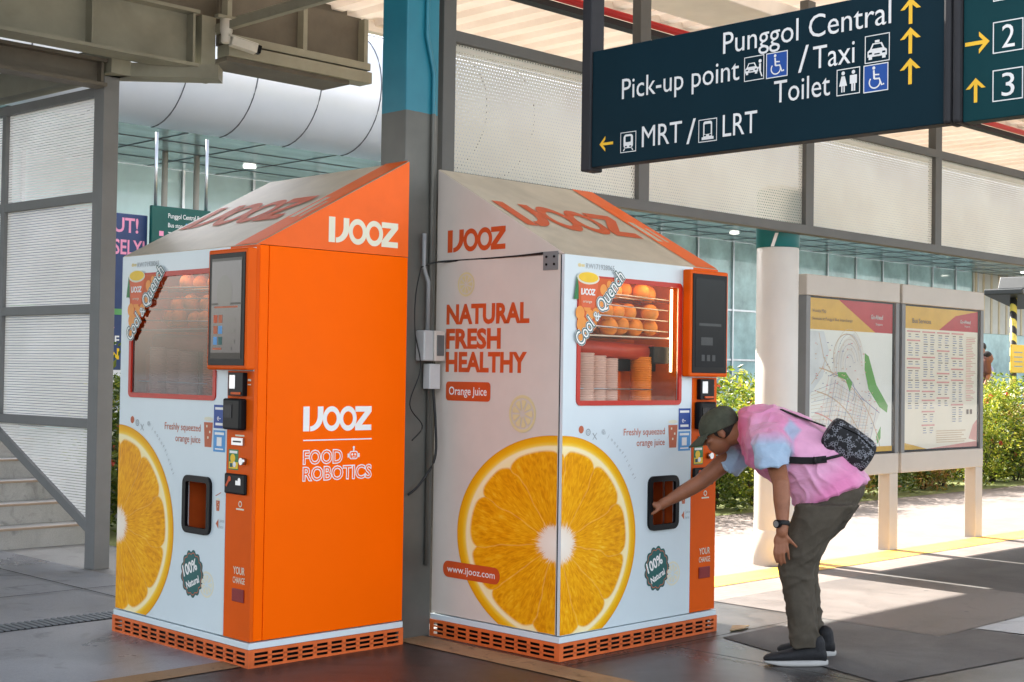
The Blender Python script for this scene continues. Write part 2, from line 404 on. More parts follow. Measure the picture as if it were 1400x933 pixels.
# ------------------------------------------------------------------ ground
def ground_mat(name, c1, c2, rough, scale, grain, stain=.5, rv=.12):
    m = bpy.data.materials.new(name); m.use_nodes = True; t = m.node_tree; b = t.nodes['Principled BSDF']
    o = t.nodes.new('ShaderNodeTexCoord').outputs['Object']
    n = t.nodes.new('ShaderNodeTexNoise'); n.inputs['Scale'].default_value = scale; n.inputs['Detail'].default_value = 8; n.inputs['Roughness'].default_value = .65; n.inputs['Distortion'].default_value = .6
    g = t.nodes.new('ShaderNodeTexNoise'); g.inputs['Scale'].default_value = grain; g.inputs['Detail'].default_value = 2
    s = t.nodes.new('ShaderNodeTexNoise'); s.inputs['Scale'].default_value = scale * 3.1; s.inputs['Detail'].default_value = 6; s.inputs['Distortion'].default_value = 2
    for q in (n, g, s): t.links.new(o, q.inputs['Vector'])
    f = math_node(t, 'ADD', math_node(t, 'MULTIPLY', n.outputs[0], .7), math_node(t, 'MULTIPLY', g.outputs[0], .3))
    c = ramp(t, f, [(.34, c1), (.66, c2)])
    st = math_node(t, 'MULTIPLY', math_node(t, 'MINIMUM', 1, math_node(t, 'MAXIMUM', 0, math_node(t, 'MULTIPLY', math_node(t, 'SUBTRACT', s.outputs[0], .56), 6))), stain)
    x = t.nodes.new('ShaderNodeMix'); x.data_type = 'RGBA'; t.links.new(st, x.inputs[0]); t.links.new(c, x.inputs[6]); x.inputs[7].default_value = (*[v * .55 for v in lin(c1)], 1)
    gv = t.nodes.new('ShaderNodeTexVoronoi'); gv.inputs['Scale'].default_value = 3.2; t.links.new(o, gv.inputs['Vector'])
    sc_ = t.nodes.new('ShaderNodeSeparateColor'); t.links.new(gv.outputs['Color'], sc_.inputs[0])
    gm = math_node(t, 'MULTIPLY', math_node(t, 'LESS_THAN', gv.outputs['Distance'], math_node(t, 'MULTIPLY', sc_.outputs[1], .075)), math_node(t, 'GREATER_THAN', sc_.outputs[0], .55))
    x9 = t.nodes.new('ShaderNodeMix'); x9.data_type = 'RGBA'; t.links.new(math_node(t, 'MULTIPLY', gm, .6), x9.inputs[0]); t.links.new(x.outputs[2], x9.inputs[6]); x9.inputs[7].default_value = (.02, .019, .018, 1)
    t.links.new(x9.outputs[2], b.inputs['Base Color'])
    rr = t.nodes.new('ShaderNodeMapRange'); rr.inputs[1].default_value = .3; rr.inputs[2].default_value = .7; rr.inputs[3].default_value = rough - rv; rr.inputs[4].default_value = rough + rv
    t.links.new(n.outputs[0], rr.inputs[0]); t.links.new(rr.outputs[0], b.inputs['Roughness'])
    bp = t.nodes.new('ShaderNodeBump'); bp.inputs['Strength'].default_value = .35; bp.inputs['Distance'].default_value = .004
    t.links.new(g.outputs[0], bp.inputs['Height']); t.links.new(bp.outputs[0], b.inputs['Normal'])
    return m
asphalt = ground_mat('asphalt', (.028, .026, .025), (.068, .063, .060), .32, .9, 160, .8)
asphalt_rough = ground_mat('asphalt_patch', (.040, .038, .036), (.125, .12, .115), .8, 1.4, 190, .2, .05)
concrete_floor = ground_mat('concrete_floor', (.16, .168, .19), (.33, .345, .37), .34, .8, 120, .8)
concrete_light = ground_mat('concrete_light', (.17, .17, .165), (.30, .30, .29), .5, 1.1, 150, .4)
asphalt_sunlit = ground_mat('asphalt_sunlit', (.085, .074, .068), (.165, .145, .134), .6, 1.1, 170, .35)  # asphalt with the sun's pale pink put into its colour
joint_mat = M('joint_bitumen', (.018, .017, .016), .8)
bounce_concrete = ground_mat('bounce_concrete', (.36, .35, .33), (.46, .45, .43), .7, .6, 100, .2)  # pale tone for the added light-bouncing ground
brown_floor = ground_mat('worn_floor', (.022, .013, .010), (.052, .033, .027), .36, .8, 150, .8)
yellow_worn = ground_mat('worn_yellow_paint', (.20, .115, .055), (.36, .22, .11), .6, 3, 160, .9)
yellow_line = ground_mat('yellow_paint', (.62, .33, .03), (.72, .42, .06), .6, 3, 160, .2)
grass_mat = ground_mat('grass_ground', (.10, .13, .03), (.22, .24, .08), .8, 1.2, 60, .4)
def paver_mat():
    m = bpy.data.materials.new('pavement_tiles'); m.use_nodes = True; t = m.node_tree; b = t.nodes['Principled BSDF']
    o = t.nodes.new('ShaderNodeTexCoord').outputs['Object']
    br = t.nodes.new('ShaderNodeTexBrick'); br.inputs['Scale'].default_value = 4.5; br.inputs['Mortar Size'].default_value = .012
    br.inputs['Color1'].default_value = (.20, .165, .145, 1); br.inputs['Color2'].default_value = (.175, .145, .13, 1); br.inputs['Mortar'].default_value = (.11, .092, .082, 1)
    t.links.new(o, br.inputs['Vector'])
    n = t.nodes.new('ShaderNodeTexNoise'); n.inputs['Scale'].default_value = 2; n.inputs['Detail'].default_value = 6; t.links.new(o, n.inputs['Vector'])
    x = t.nodes.new('ShaderNodeMix'); x.data_type = 'RGBA'; x.blend_type = 'MULTIPLY'; x.inputs[0].default_value = 1
    t.links.new(br.outputs[0], x.inputs[6]); t.links.new(ramp(t, n.outputs[0], [(.3, (.8, .8, .8)), (.7, (1.1, 1.1, 1.1))]), x.inputs[7])
    t.links.new(x.outputs[2], b.inputs['Base Color']); b.inputs['Roughness'].default_value = .7
    return m
pavers = paver_mat()
def sheet_poly(name, pts, z, m, kind='structure'):
    mb = MB().mat(m); mb.poly([(x, y, z) for x, y in pts]); o = mb.build(name, fix=False); tag(o, kind=kind); return o
def rect(x0, x1, y0, y1): return [(x0, y0), (x1, y0), (x1, y1), (x0, y1)]
sheet_poly('ground', rect(-200, 300, -200, 300), 0, asphalt)
sheet_poly('bounce_ground', rect(-60, 80, -60, -3.5), .006, bounce_concrete)  # added out of view to bounce sunlight onto the machines
sheet_poly('concrete_floor', rect(-6, 5.08, 6.05, 13), .004, concrete_floor)
sheet_poly('concrete_floor', rect(5.08, 7.2, 6.05, 13), .004, concrete_light)
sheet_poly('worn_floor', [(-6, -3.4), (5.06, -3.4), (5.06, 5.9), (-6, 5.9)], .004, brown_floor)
sheet_poly('asphalt_patch', [(6.50, 4.80), (7.49, 4.80), (7.49, 4.0), (7.85, 3.99), (7.95, 3.3), (6.12, 3.55)], .004, asphalt_rough)
sheet_poly('concrete_strip', [(7.9, 3.99), (20, 3.99), (20, 3.1), (8.0, 3.3)], .004, concrete_floor)
sheet_poly('yellow_line', rect(-6, 4.02, 5.88, 6.05), .008, yellow_worn)
sheet_poly('yellow_line', rect(5.03, 5.23, -3.4, 5.92), .008, yellow_worn)
sheet_poly('pavement', rect(7.2, 40, 5.62, 9.0), .004, pavers)
sheet_poly('pavement', rect(7.5, 9.45, 4.0, 5.62), .004, asphalt_sunlit)  # painted sun patch; its left edge follows the shadow edge
sheet_poly('asphalt_strip', rect(9.45, 40, 4.0, 5.62), .004, asphalt_rough)
sheet_poly('yellow_line', rect(7.2, 40, 5.97, 6.28), .008, yellow_line)
sheet_poly('grass_ground', rect(7.2, 60, 9.0, 11.4), .006, grass_mat)
sheet_poly('grass_ground', rect(5.9, 7.2, 10.2, 13), .008, grass_mat)
MB().mat(concrete_light).box(7.0, 70, 11.4, 40, -.1, .45).build('terrace').__setitem__('kind', 'structure')

for (xa, xb, ya, yb) in ((-6, 5.05, 8.6, 8.612), (2.2, 2.212, 6.06, 8.6), (4.6, 4.612, 7.75, 12.9), (5.24, 7.4, 4.82, 4.83), (6.05, 6.06, 2.0, 4.82), (5.24, 12, 3.02, 3.03), (8.6, 8.61, -3, 3.9)):
    sheet_poly('floor_joint', rect(xa, xb, ya, yb), .011, joint_mat)
# drain across the concrete
mb = MB().mat(M('drain_slot_dark', (.01, .01, .01), .8))
mb.box(-3, 4.7, 7.50, 7.72, .0, .0065)
mb.mat(M('drain_bar_steel', (.18, .20, .22), .5, metal=.6))
for i in range(190):
    x = -3 + i * .0405; mb.box(x, x + .022, 7.505, 7.715, .005, .012)
tag(mb.build('drain_grate'), 'long grey slotted drain grate crossing the concrete floor left of the vending machines', 'drain grate')

# ------------------------------------------------------------------ vending machines
W, D, H, HP, HB, HT = 1.325, .979, 2.1, 2.628, .132, .094
RK = (HP - H) / D
def logo(sh, x, y, wd, h, m):
    """five letter shapes I J O O Z, bottom left at (x, y)"""
    X = lambda a: x + a * wd
    sh.rect(X(0), X(.088), y, y + h, m)
    vs, ps = [], []; n = 14
    for i in range(n + 1):
        a = -PI / 2 + PI / 2 * i / n
        vs += [(X(.10 + .105 * math.cos(a)), y + h * .62 + h * .42 * math.sin(a)), (X(.10 + .185 * math.cos(a)), y + h * .62 + h * .62 * math.sin(a))]
    vs += [(X(.205), y + h), (X(.285), y + h)]
    for i in range(n + 1): ps.append((2 * i, 2 * i + 1, 2 * i + 3, 2 * i + 2))
    sh.raw(vs, ps, m)
    for c in (.408, .648):
        vs, ps = [], []; n = 40
        for i in range(n + 1):
            a = 2 * PI * i / n; vs += [(X(c + .072 * math.cos(a)), y + h * .5 + h * .29 * math.sin(a)), (X(c + .128 * math.cos(a)), y + h * .5 + h * .51 * math.sin(a))]
        for i in range(n): ps.append((2 * i, 2 * i + 1, 2 * i + 3, 2 * i + 2))
        sh.raw(vs, ps, m)
    zx0, zx1 = X(.755), X(1); th = h * .23
    sh.rect(zx0, zx1, y + h - th, y + h, m); sh.rect(zx0, zx1, y, y + th, m)
    sh.poly([(zx0, y + th), (zx0 + .10 * wd, y + th), (zx1, y + h - th), (zx1 - .10 * wd, y + h - th)], m)
def half_slice(name, side, cz, rx, rz, O, sdv, zlo, parent, smax):
    """half of the printed orange: side=+1 grows along +s"""
    bm = bmesh.new(); uvl = None; pts = []
    n = 64
    for i in range(n + 1):
        a = -PI / 2 + PI * i / n; pts.append((math.cos(a) * rx * side, cz + math.sin(a) * rz))
    out = []
    for s_, z_ in pts:
        if z_ >= zlo: out.append((s_, z_))
    # clip at the body's lower edge
    cut = math.sqrt(max(0, 1 - ((zlo - cz) / rz) ** 2)) * rx * side
    out = [(0, zlo), (cut, zlo)] + out[1:] if pts[0][1] < zlo else out
    O, sdv = Vector(O), Vector(sdv); nrm = sdv.cross(Vector((0, 0, 1)))
    vs = [bm.verts.new(O + sdv * a + Vector((0, 0, b)) + nrm * .0012) for a, b in out]
    f = bm.faces.new(vs); f.normal_update()
    if f.normal.dot(nrm) < 0: f.normal_flip()
    uvl = bm.loops.layers.uv.new('UVMap')
    mp = {v: p for v, p in zip(vs, out)}
    for l in f.loops: a, b = mp[l.vert]; l[uvl].uv = (a / rx, (b - cz) / rz)
    me = bpy.data.meshes.new(name); bm.to_mesh(me); bm.free(); me.materials.append(SLICE)
    return link(name, me, parent)
def small_slice(sh, x, y, r, m, m2):
    sh.ring(x, y, r * .84, r, m, 28); sh.up()
    for i in range(9):
        a = 2 * PI * i / 9; sh.poly([(x + r * .14 * math.cos(a), y + r * .14 * math.sin(a)), (x + r * .72 * math.cos(a - .27), y + r * .72 * math.sin(a - .27)), (x + r * .75 * math.cos(a), y + r * .75 * math.sin(a)), (x + r * .72 * math.cos(a + .27), y + r * .72 * math.sin(a + .27))], m)
    return sh
def juice_cup(sh, x, y, h, m):
    wt, wb = h * .29, h * .22
    sh.ring(x, y + h, 0, wt, ink_pale2, 16, k=.25)
    sh.poly([(x - wb, y), (x + wb, y), (x + wt, y + h * .88), (x - wt, y + h * .88)], m)
    sh.up()
    for a, b in ((-.1, .7), (.1, .5), (-.02, .3)): sh.rect(x + a * h - .03 * h, x + a * h + .05 * h, y + b * h, y + b * h + .08 * h, ink_pale2)

def vending_machine(loc, rz, label, display_on):
    T = empty('vending_machine', loc, rz, label, 'vending machine')
    # ---- plinth grille with real slots
    mb = MB().mat(orange_grille)
    def grille(p0, p1, inward):
        p0, p1, inward = Vector(p0), Vector(p1), Vector(inward); L = (p1 - p0).length; d = (p1 - p0) / L; th = .006
        def bx(a, b, z0, z1):
            q = [p0 + d * a, p0 + d * b, p0 + d * b + inward * th, p0 + d * a + inward * th]
            mb.prism([(v.x, v.y, z0) for v in q], (0, 0, z1 - z0))
        bx(0, L, .002, .016); bx(0, L, .078, HT)
        for z in (.030, .054): bx(.03, L - .03, z, z + .009)
        n = round(L / .098); bx(0, .03, .016, .078); bx(L - .03, L, .016, .078)
        st = (L - .06) / n
        for i in range(1, n): bx(.03 + st * i - .011, .03 + st * i + .011, .016, .078)
    e = .012
    grille((-e, -e, 0), (W + e, -e, 0), (0, 1, 0)); grille((-e, D, 0), (-e, -e + .006, 0), (1, 0, 0)); grille((W + e, -e + .006, 0), (W + e, D, 0), (-1, 0, 0))
    mb.build('base_grille', T)
    MB().mat(black_plastic).box(.02, W - .02, .03, D - .03, .001, HT - .003).build('base', T)
    MB().mat(white_print).box(-.008, W + .008, -.008, D, HT + .001, HB - .006).build('sill', T, .002)
    # ---- body shell
    MB().mat(cream_print).box(0, .03, .030, D, HB, H).build('side_panel', T)
    MB().mat(orange_paint).box(W - .03, W, .078, D, HB, H).build('side_panel', T, .002)
    MB().mat(orange_paint).box(W - .03, W, .0215, .074, HB, H).build('corner_trim', T, .003)
    MB().mat(cream_print).box(.031, W - .031, D - .02, D - .001, HB, H).box(.031, W - .031, .03, D - .021, HB, HB + .02).box(.031, W - .031, .03, D - .021, H - .022, H - .002).build('back_panel', T)
    MB().mat(black_rubber).box(.0035, .0295, .0195, .0298, HB, H - .002).build('door_seal', T)
    win = (.10, .985, 1.315, 2.0); binr = (.70, .965, .622, .922)
    panel_with_holes('door_panel', 0, 1.088, HB, H, [(.115, .97, 1.33, 1.985), (.715, .95, .637, .907)], 0, .019, white_print, T)
    panel_with_holes('control_panel', 1.092, W, HB, H, [], 0, .019, orange_strip, T)
    # ---- display window
    fr = rring(*win, .03, .026, -.007, .004).mat(red_frame); o = fr.build('display_window', T); o.data.materials.clear(); o.data.materials.append(red_frame)
    gl = MB().mat(GLASS_REFL_TINT if display_on else GLASS); gl.poly([(.12, .004, 1.335), (.965, .004, 1.335), (.965, .004, 1.98), (.12, .004, 1.98)]); gl.build('pane', o)
    # compartment behind the window
    c = MB().mat(M('compartment_orange', (.70, .15, .02), .45, var=.15, scale=5))
    c.poly([(.06, .40, 1.28), (1.05, .40, 1.28), (1.05, .40, 2.05), (.06, .40, 2.05)])
    c.poly([(.06, .03, 1.28), (.06, .40, 1.28), (.06, .40, 2.05), (.06, .03, 2.05)]); c.poly([(1.05, .40, 1.28), (1.05, .03, 1.28), (1.05, .03, 2.05), (1.05, .40, 2.05)])
    c.poly([(.06, .03, 1.28), (1.05, .03, 1.28), (1.05, .40, 1.28), (.06, .40, 1.28)]); c.poly([(.06, .03, 2.05), (1.05, .03, 2.05), (1.05, .40, 2.05), (.06, .40, 2.05)])
    c.build('compartment', T, fix=False)
    r = MB().mat(steel)
    for z in (1.905, 1.845, 1.785, 1.725): r.tube([(.12, .055, z + .02), (.93, .055, z)], .004, 8)
    for z, y in ((1.735, .10), (1.735, .2), (1.735, .30), (1.905, .12), (1.905, .24), (1.905, .34)): r.tube([(.09, y, z + .01), (1.03, y, z - .008)], .004, 8)
    r.tube([(.10, .06, 1.405), (.80, .06, 1.40)], .004, 8)
    r.mat(M('shelf_clear', (.75, .62, .45), .25)).box(.10, .94, .05, .34, 1.685, 1.693)
    r.build('rack', T)
    MB().mat(M('squeezer_red', (.55, .05, .02), .35, var=.1)).tube([(.20, .12, 1.625), (.86, .12, 1.605)], [.045, .045], 16).build('roller', T)
    MB().mat(black_plastic).box(.115, .96, .16, .38, 1.50, 1.575).box(.80, .95, .05, .16, 1.545, 1.64).build('squeezer_housing', T, .006)
    MB().mat(M('led_strip', (1, .72, .38), .4, var=0, emit=2.2)).box(.938, .947, .035, .045, 1.50, 1.965).box(.16, .9, .05, .07, 1.995, 2.005).build('light_strip', T)
    MB().mat(orange_strip).box(.10, .20, .10, .38, 1.29, 1.56).box(.56, .70, .20, .38, 1.29, 1.53).build('dispenser', T, .005)
    # ---- collection bin
    f2 = rring(*binr, .045, .032, -.016, .003); f2.mat(black_plastic); o = f2.build('collection_bin', T); o.data.materials.append(black_plastic)
    b = MB().mat(M('bin_inside', (.42, .08, .015), .35, var=.15))
    b.poly([(.70, .17, .62), (.97, .17, .62), (.97, .17, .93), (.70, .17, .93)]); b.poly([(.70, .02, .62), (.70, .17, .62), (.70, .17, .93), (.70, .02, .93)])
    b.poly([(.97, .17, .62), (.97, .02, .62), (.97, .02, .93), (.97, .17, .93)]); b.poly([(.70, .02, .622), (.97, .02, .622), (.97, .17, .622), (.70, .17, .622)]); b.poly([(.70, .02, .925), (.97, .02, .925), (.97, .17, .925), (.70, .17, .925)])
    b.mat(steel).box(.905, .915, .05, .06, .64, .91); b.mat(ink_white).box(.74, .92, .02, .028, .888, .905)
    b.mat(orange_strip).box(.73, .90, .12, .165, .64, .72).box(.74, .89, .13, .165, .735, .80).box(.74, .89, .13, .165, .815, .87)
    b.build('bin_inside', o, fix=False)
    # ---- touch screen
    sc = MB().mat(orange_strip).box(.985, 1.345, -.062, -.004, 1.475, 2.082).build('touch_screen', T, .010)
    MB().mat(black_plastic).box(1.004, 1.326, -.0665, -.0615, 1.497, 2.060).build('bezel', sc, .002)
    MB().mat(screen_glass).box(1.028, 1.302, -.0680, -.0664, 1.53, 2.035).build('glass', sc)
    MB().mat(white_print).box(.988, W - .002, -.004, .0, 1.47, 2.086).build('screen_mount', T)
    sh = Sheet()
    ui = M('screen_ui_dim', (.05, .055, .06), .12); ui2 = M('screen_ui_grey', (.04, .045, .05), .12)
    if display_on:
        sh.rect(1.032, 1.298, 1.56, 1.80, M('screen_ui_panel', (.04, .04, .05), .12, emit=.02)); sh.rect(1.032, 1.298, 1.81, 2.02, M('screen_ui_photo', (.045, .045, .06), .12, emit=.02)); sh.up()
        sh.disc(1.15, 1.86, .07, ui2, .09); sh.rect(1.06, 1.27, 1.785, 1.793, ink_rust)
        for i in range(3):
            for j, mm in enumerate((ink_red, ink_teal)): sh.rect(1.055 + j * .045, 1.09 + j * .045, 1.71 - i * .055, 1.75 - i * .055, (mm, ink_rust, ink_lightblue)[(i + j) % 3])
            sh.rect(1.19, 1.25, 1.715 - i * .055, 1.735 - i * .055, ui2)
        sh.rect(1.05, 1.13, 1.575, 1.585, ink_rust); sh.rect(1.2, 1.22, 1.57, 1.59, ui2)
    else:
        sh.rect(1.08, 1.19, 1.655, 1.70, ui2); sh.rect(1.06, 1.27, 1.765, 1.78, ui2); sh.up()
        for i in range(3): sh.rect(1.085 + i * .05, 1.115 + i * .05, 1.565, 1.60, ui)
    sh.build('screen_image', (0, -.0682, 0), (1, 0, 0), (0, 0, 1), sc, .0006)
    # ---- card readers and the rest of the control strip
    MB().mat(black_plastic).box(1.135, 1.265, -.028, -.0005, 1.345, 1.462).mat(steel).box(1.15, 1.20, -.032, -.029, 1.38, 1.45).mat(ink_orange).box(1.17, 1.25, -.036, -.029, 1.352, 1.364).build('card_reader', T, .004)
    rd = MB().mat(black_plastic).box(1.112, 1.268, -.045, -.0005, 1.175, 1.332).build('payment_terminal', T, .010)
    MB().mat(screen_glass).box(1.132, 1.20, -.048, -.0455, 1.235, 1.30).build('terminal_screen', rd)
    MB().mat(steel).box(1.15, 1.25, -.012, -.0005, 1.098, 1.135).mat(ink_black).box(1.165, 1.235, -.0135, -.0125, 1.112, 1.12).build('note_slot', T, .003)
    MB().mat(black_plastic).box(1.098, 1.285, -.018, -.0005, .852, .955).build('coin_panel', T, .018)
    MB().mat(steel).tube([(1.255, 0, 1.02), (1.255, -.025, 1.02)], .018, 14).build('coin_button', T)
    MB().mat(M('coin_return_red', (.22, .012, .012), .35)).box(1.17, 1.275, -.006, -.0005, .318, .383).build('coin_return', T, .003)
    # ---- roof
    R = MB().mat(roof_print); e = .006
    R.prism([(e, 0.002, H + .004), (W - e, 0.002, H + .004), (W - e, D, HP), (e, D, HP)], (0, .004, -.012)); R.mat(cream_print)
    R.poly([(.02, D - .004, H), (W - .02, D - .004, H), (W - .02, D - .004, HP - .02), (.02, D - .004, HP - .02)])
    R = R.build('roof', T)
    g1 = MB().mat(cream_print).prism([(0, .004, H + .003), (0, D, H + .003), (0, D, HP - .003)], (.02, 0, 0)).build('gable', T)
    g2 = MB().mat(orange_gable).prism([(W - .02, .004, H + .003), (W - .02, D, H + .003), (W - .02, D, HP - .003)], (.02, 0, 0)).build('gable', T)
    sl_ = math.sqrt(D * D + (HP - H) ** 2); td = Vector((0, D, HP - H)) / sl_
    sh = Sheet(); sh.rect(1.12, W - .008, .002, sl_ - .002, orange_gable)
    logo(sh, .05, .36, .98, .32, ink_red); sh.up(); sh.rect(1.15, 1.20, .35, .62, roof_print); sh.rect(1.235, 1.26, .35, .55, roof_print)
    sh.build('roof_print', (0, .002, H + .0045), (1, 0, 0), td, R, .0015)
    # ---- prints: front
    sh = Sheet()
    sh.text('RW171928065', .165, 2.036, .026, ink_grey, .23, .012); sh.disc(.115, 2.05, .014, ink_pale, .01); sh.rect(.13, .155, 2.042, 2.056, ink_pale)
    sh.text('Freshly squeezed', .845, 1.152, .036, ink_rust, .355, .005, align='R'); sh.text('orange juice', .845, 1.092, .036, ink_rust, .245, .005, align='R')
    sh.build('door_lettering', (0, 0, 0), (1, 0, 0), (0, 0, 1), T); sh = Sheet()
    juice_cup(sh, .918, 1.075, .145, ink_rust); sh.build('juice_cup_print', (0, 0, 0), (1, 0, 0), (0, 0, 1), T); sh = Sheet()
    # social marks
    sh.disc(.145, 1.19, .020, ink_rust); sh.ring(.20, 1.175, .013, .019, ink_grey, 20); sh.ring(.20, 1.175, .005, .008, ink_grey, 12)
    sh.line((.237, 1.17), (.268, 1.135), .006, ink_grey); sh.line((.268, 1.17), (.237, 1.135), .004, ink_grey)
    a = 'ijoozofficial'
    for i, ch in enumerate('@' + a):
        t_ = i / 13; an = math.radians(62 - 33 * t_); rr = 1.085
        sh.text(ch, .62 * rr * math.cos(an) - .01, .60 + .60 * rr * math.sin(an), .020, ink_grey, None, 0, an - PI / 2)
    sh.build('social_print', (0, 0, 0), (1, 0, 0), (0, 0, 1), T); sh = Sheet()
    # sealed badge
    cx, cy = .79, .41; n = 96
    sh.poly([(cx + (.098 + .013 * abs(math.cos(6.5 * 2 * PI * i / n))) * math.cos(2 * PI * i / n), cy + 1.13 * (.098 + .013 * abs(math.cos(6.5 * 2 * PI * i / n))) * math.sin(2 * PI * i / n)) for i in range(n)], ink_teal)
    s3 = Sheet(); small_slice(s3, .93, .37, .068, ink_pale2, None); s3.build('small_slice_print', (0, 0, 0), (1, 0, 0), (0, 0, 1), T, .0006)
    sh.up(); sh.up()
    vs, ps = [], []
    for i in range(n + 1):
        for q in (.088, .092): k = q - .003 + .010 * abs(math.cos(6.5 * 2 * PI * i / n)); vs.append((cx + k * math.cos(2 * PI * i / n), cy + 1.13 * k * math.sin(2 * PI * i / n)))
    for i in range(n): ps.append((2 * i, 2 * i + 1, 2 * i + 3, 2 * i + 2))
    sh.raw(vs, ps, ink_rust)
    sh.text('100%', cx - .012, cy + .004, .055, ink_white, .135, .03, .38, 'C'); sh.text('Natural', cx + .014, cy - .058, .034, ink_white, .125, .03, .38, 'C')
    sh.build('seal_print', (0, 0, 0), (1, 0, 0), (0, 0, 1), T, .001); sh = Sheet()
    # arrow marks beside the bin
    sh.poly([(1.005, .69), (1.03, .715), (1.03, .665)], ink_rust); sh.text('Juice', 1.04, .70, .018, ink_grey, .042); sh.text('here', 1.04, .668, .018, ink_grey, .036)
    juice_cup(sh, 1.022, .755, .06, ink_rust); sh.line((1.0, .83), (1.05, .85), .004, ink_rust)
    sh.build('bin_print', (0, 0, 0), (1, 0, 0), (0, 0, 1), T); sh = Sheet()
    # blue stickers
    sh.rect(.968, 1.078, 1.175, 1.295, ink_blue); sh.up()
    sh.rect(.98, 1.066, 1.27, 1.283, ink_white); sh.text('e-', 1.0, 1.215, .03, ink_white); sh.rect(.985, 1.06, 1.19, 1.203, ink_white); sh.build('sticker', (0, 0, 0), (1, 0, 0), (0, 0, 1), T); sh = Sheet(); sh.rect(.968, 1.078, 1.055, 1.165, ink_lightblue); sh.up()
    sh.rect(.98, 1.066, 1.142, 1.155, ink_white); sh.rect(1.0, 1.045, 1.085, 1.13, ink_white); sh.rect(.985, 1.06, 1.066, 1.073, ink_white)
    sh.build('sticker', (0, 0, 0), (1, 0, 0), (0, 0, 1), T)
    half_slice('orange_slice_print', 1, .60, .60, .56, (0, 0, 0), (1, 0, 0), HB + .002, T, 1)
    # control strip prints
    sh = Sheet()
    sh.rect(1.112, 1.20, .972, 1.075, ink_green); sh.up(); sh.rect(1.116, 1.196, .978, 1.012, ink_yellow); sh.disc(1.15, 1.03, .022, ink_yellow); sh.rect(1.12, 1.19, 1.055, 1.068, ink_white); sh.up(); sh.disc(1.165, 1.0, .014, ink_white); sh.rect(1.125, 1.15, .985, 1.005, ink_teal)
    sh.text('YOUR', 1.225, .455, .036, ink_pale2, .10, .01, align='C'); sh.text('CHANGE', 1.225, .41, .030, ink_pale2, .105, .01, align='C')
    sh.ring(1.225, .805, .010, .016, ink_pale2, 14); sh.rect(1.19, 1.26, .775, .783, ink_pale2); sh.rect(1.17, 1.25, 1.142, 1.150, ink_pale2); sh.rect(1.272, 1.30, 1.40, 1.405, ink_pale2); sh.rect(1.272, 1.30, 1.42, 1.43, ink_pale2)
    sh.build('control_print', (0, 0, 0), (1, 0, 0), (0, 0, 1), T)
    sh = Sheet(); sh.line((1.12, .89), (1.15, .93), .014, ink_red); sh.disc(1.15, .928, .014, ink_red); sh.rect(1.205, 1.25, .90, .922, steel); sh.disc(1.238, .925, .012, steel)
    sh.build('coin_print', (0, -.0185, 0), (1, 0, 0), (0, 0, 1), T)
    # corner advert on the window
    sh = Sheet()
    sh.poly([(.112, 1.63), (.43, 1.99), (.10, 1.99)], ink_orange)
    sh.up(); adc = M('ad_orange_bubbles', (.80, .30, .05), .4)
    rg = random.Random(3)
    for x, y, q in ((.115, 1.80, .035), (.13, 1.74, .04), (.15, 1.69, .035), (.18, 1.73, .03), (.19, 1.79, .03), (.30, 1.93, .028), (.345, 1.96, .02), (.28, 1.86, .022), (.17, 1.84, .03), (.13, 1.66, .03), (.24, 1.80, .03)):
        sh.disc(x, y, q, adc, q * 1.05, 14); sh.disc(x - q * .3, y + q * .3, q * .35, ink_yellow, None, 8) if False else None
    sh.up(); sh.poly([(.065, 1.87), (.085, 1.985), (.10, 1.985), (.10, 1.87)], ink_green)
    sh.poly([(.128, 1.83), (.225, 1.83), (.262, 1.985), (.09, 1.985)], M('ad_cup_orange', (.70, .12, .035), .4))
    sh.up(); sh.disc(.176, 1.985, .088, ink_pale2, .034); sh.up(); sh.disc(.176, 1.988, .078, ink_yellow, .027)
    logo(sh, .12, 1.895, .11, .034, ink_white)
    sh.text('orange', .135, 1.855, .014, ink_pale2, .07)
    an = math.atan2(.37, .335); bx, by = .125, 1.622
    for off, mm, lay in ((.085, ink_white, 0), (.066, ink_teal, 1), (.008, ink_white, 2)):
        sh.up(); sh.text('Cool', bx, by, .075, mm, .155, off, an)
        sh.text('&', bx + .182 * math.cos(an), by + .182 * math.sin(an), .05, mm, .045, off * .7, an)
        sh.text('Quench', bx + .245 * math.cos(an), by + .245 * math.sin(an), .075, mm, .265, off, an)
    sh.build('window_advert', (0, -.0075, 0), (1, 0, 0), (0, 0, 1), T, .0008)
    # ---- prints: left side (s runs from the front backwards, mirrored so it reads from outside)
    O = (0, D, 0); sdv = (0, -1, 0)
    L = lambda dep: D - dep
    sh = Sheet()
    for wd, z, x1 in (('NATURAL', 1.752, .242), ('FRESH', 1.616, .455), ('HEALTHY', 1.487, .262)): sh.text(wd, L(.885), z, .100, ink_red, .885 - x1 - .01, .042)
    sh.rrect(L(.886), L(.531), 1.322, 1.428, .022, ink_red); sh.up(); sh.text('Orange Juice', L(.86), 1.355, .044, ink_white, .30, .012)
    small_slice(sh, L(.735), 1.967, .068, ink_pale, None); small_slice(sh, L(.286), 1.265, .10, ink_pale, None)
    sh.build('side_print', O, sdv, (0, 0, 1), T)
    hs = half_slice('orange_slice_print', -1, .60, .745, .56, (0, .031, 0), sdv, HB + .002, T, 1)
    sh = Sheet(); sh.rrect(L(.885), L(.437), .342, .432, .04, ink_red); sh.up(); sh.text('www.ijooz.com', L(.85), .372, .036, ink_white, .375, .008)
    sh.build('web_print', O, sdv, (0, 0, 1), T, .0026)
    sh = Sheet(); logo(sh, L(.891), 2.149, .458, .125, ink_red); sh.rect(L(.99) + .02, L(.04), H + .0035, H + .0075, ink_black); sh.build('gable_print', O, sdv, (0, 0, 1), g1)
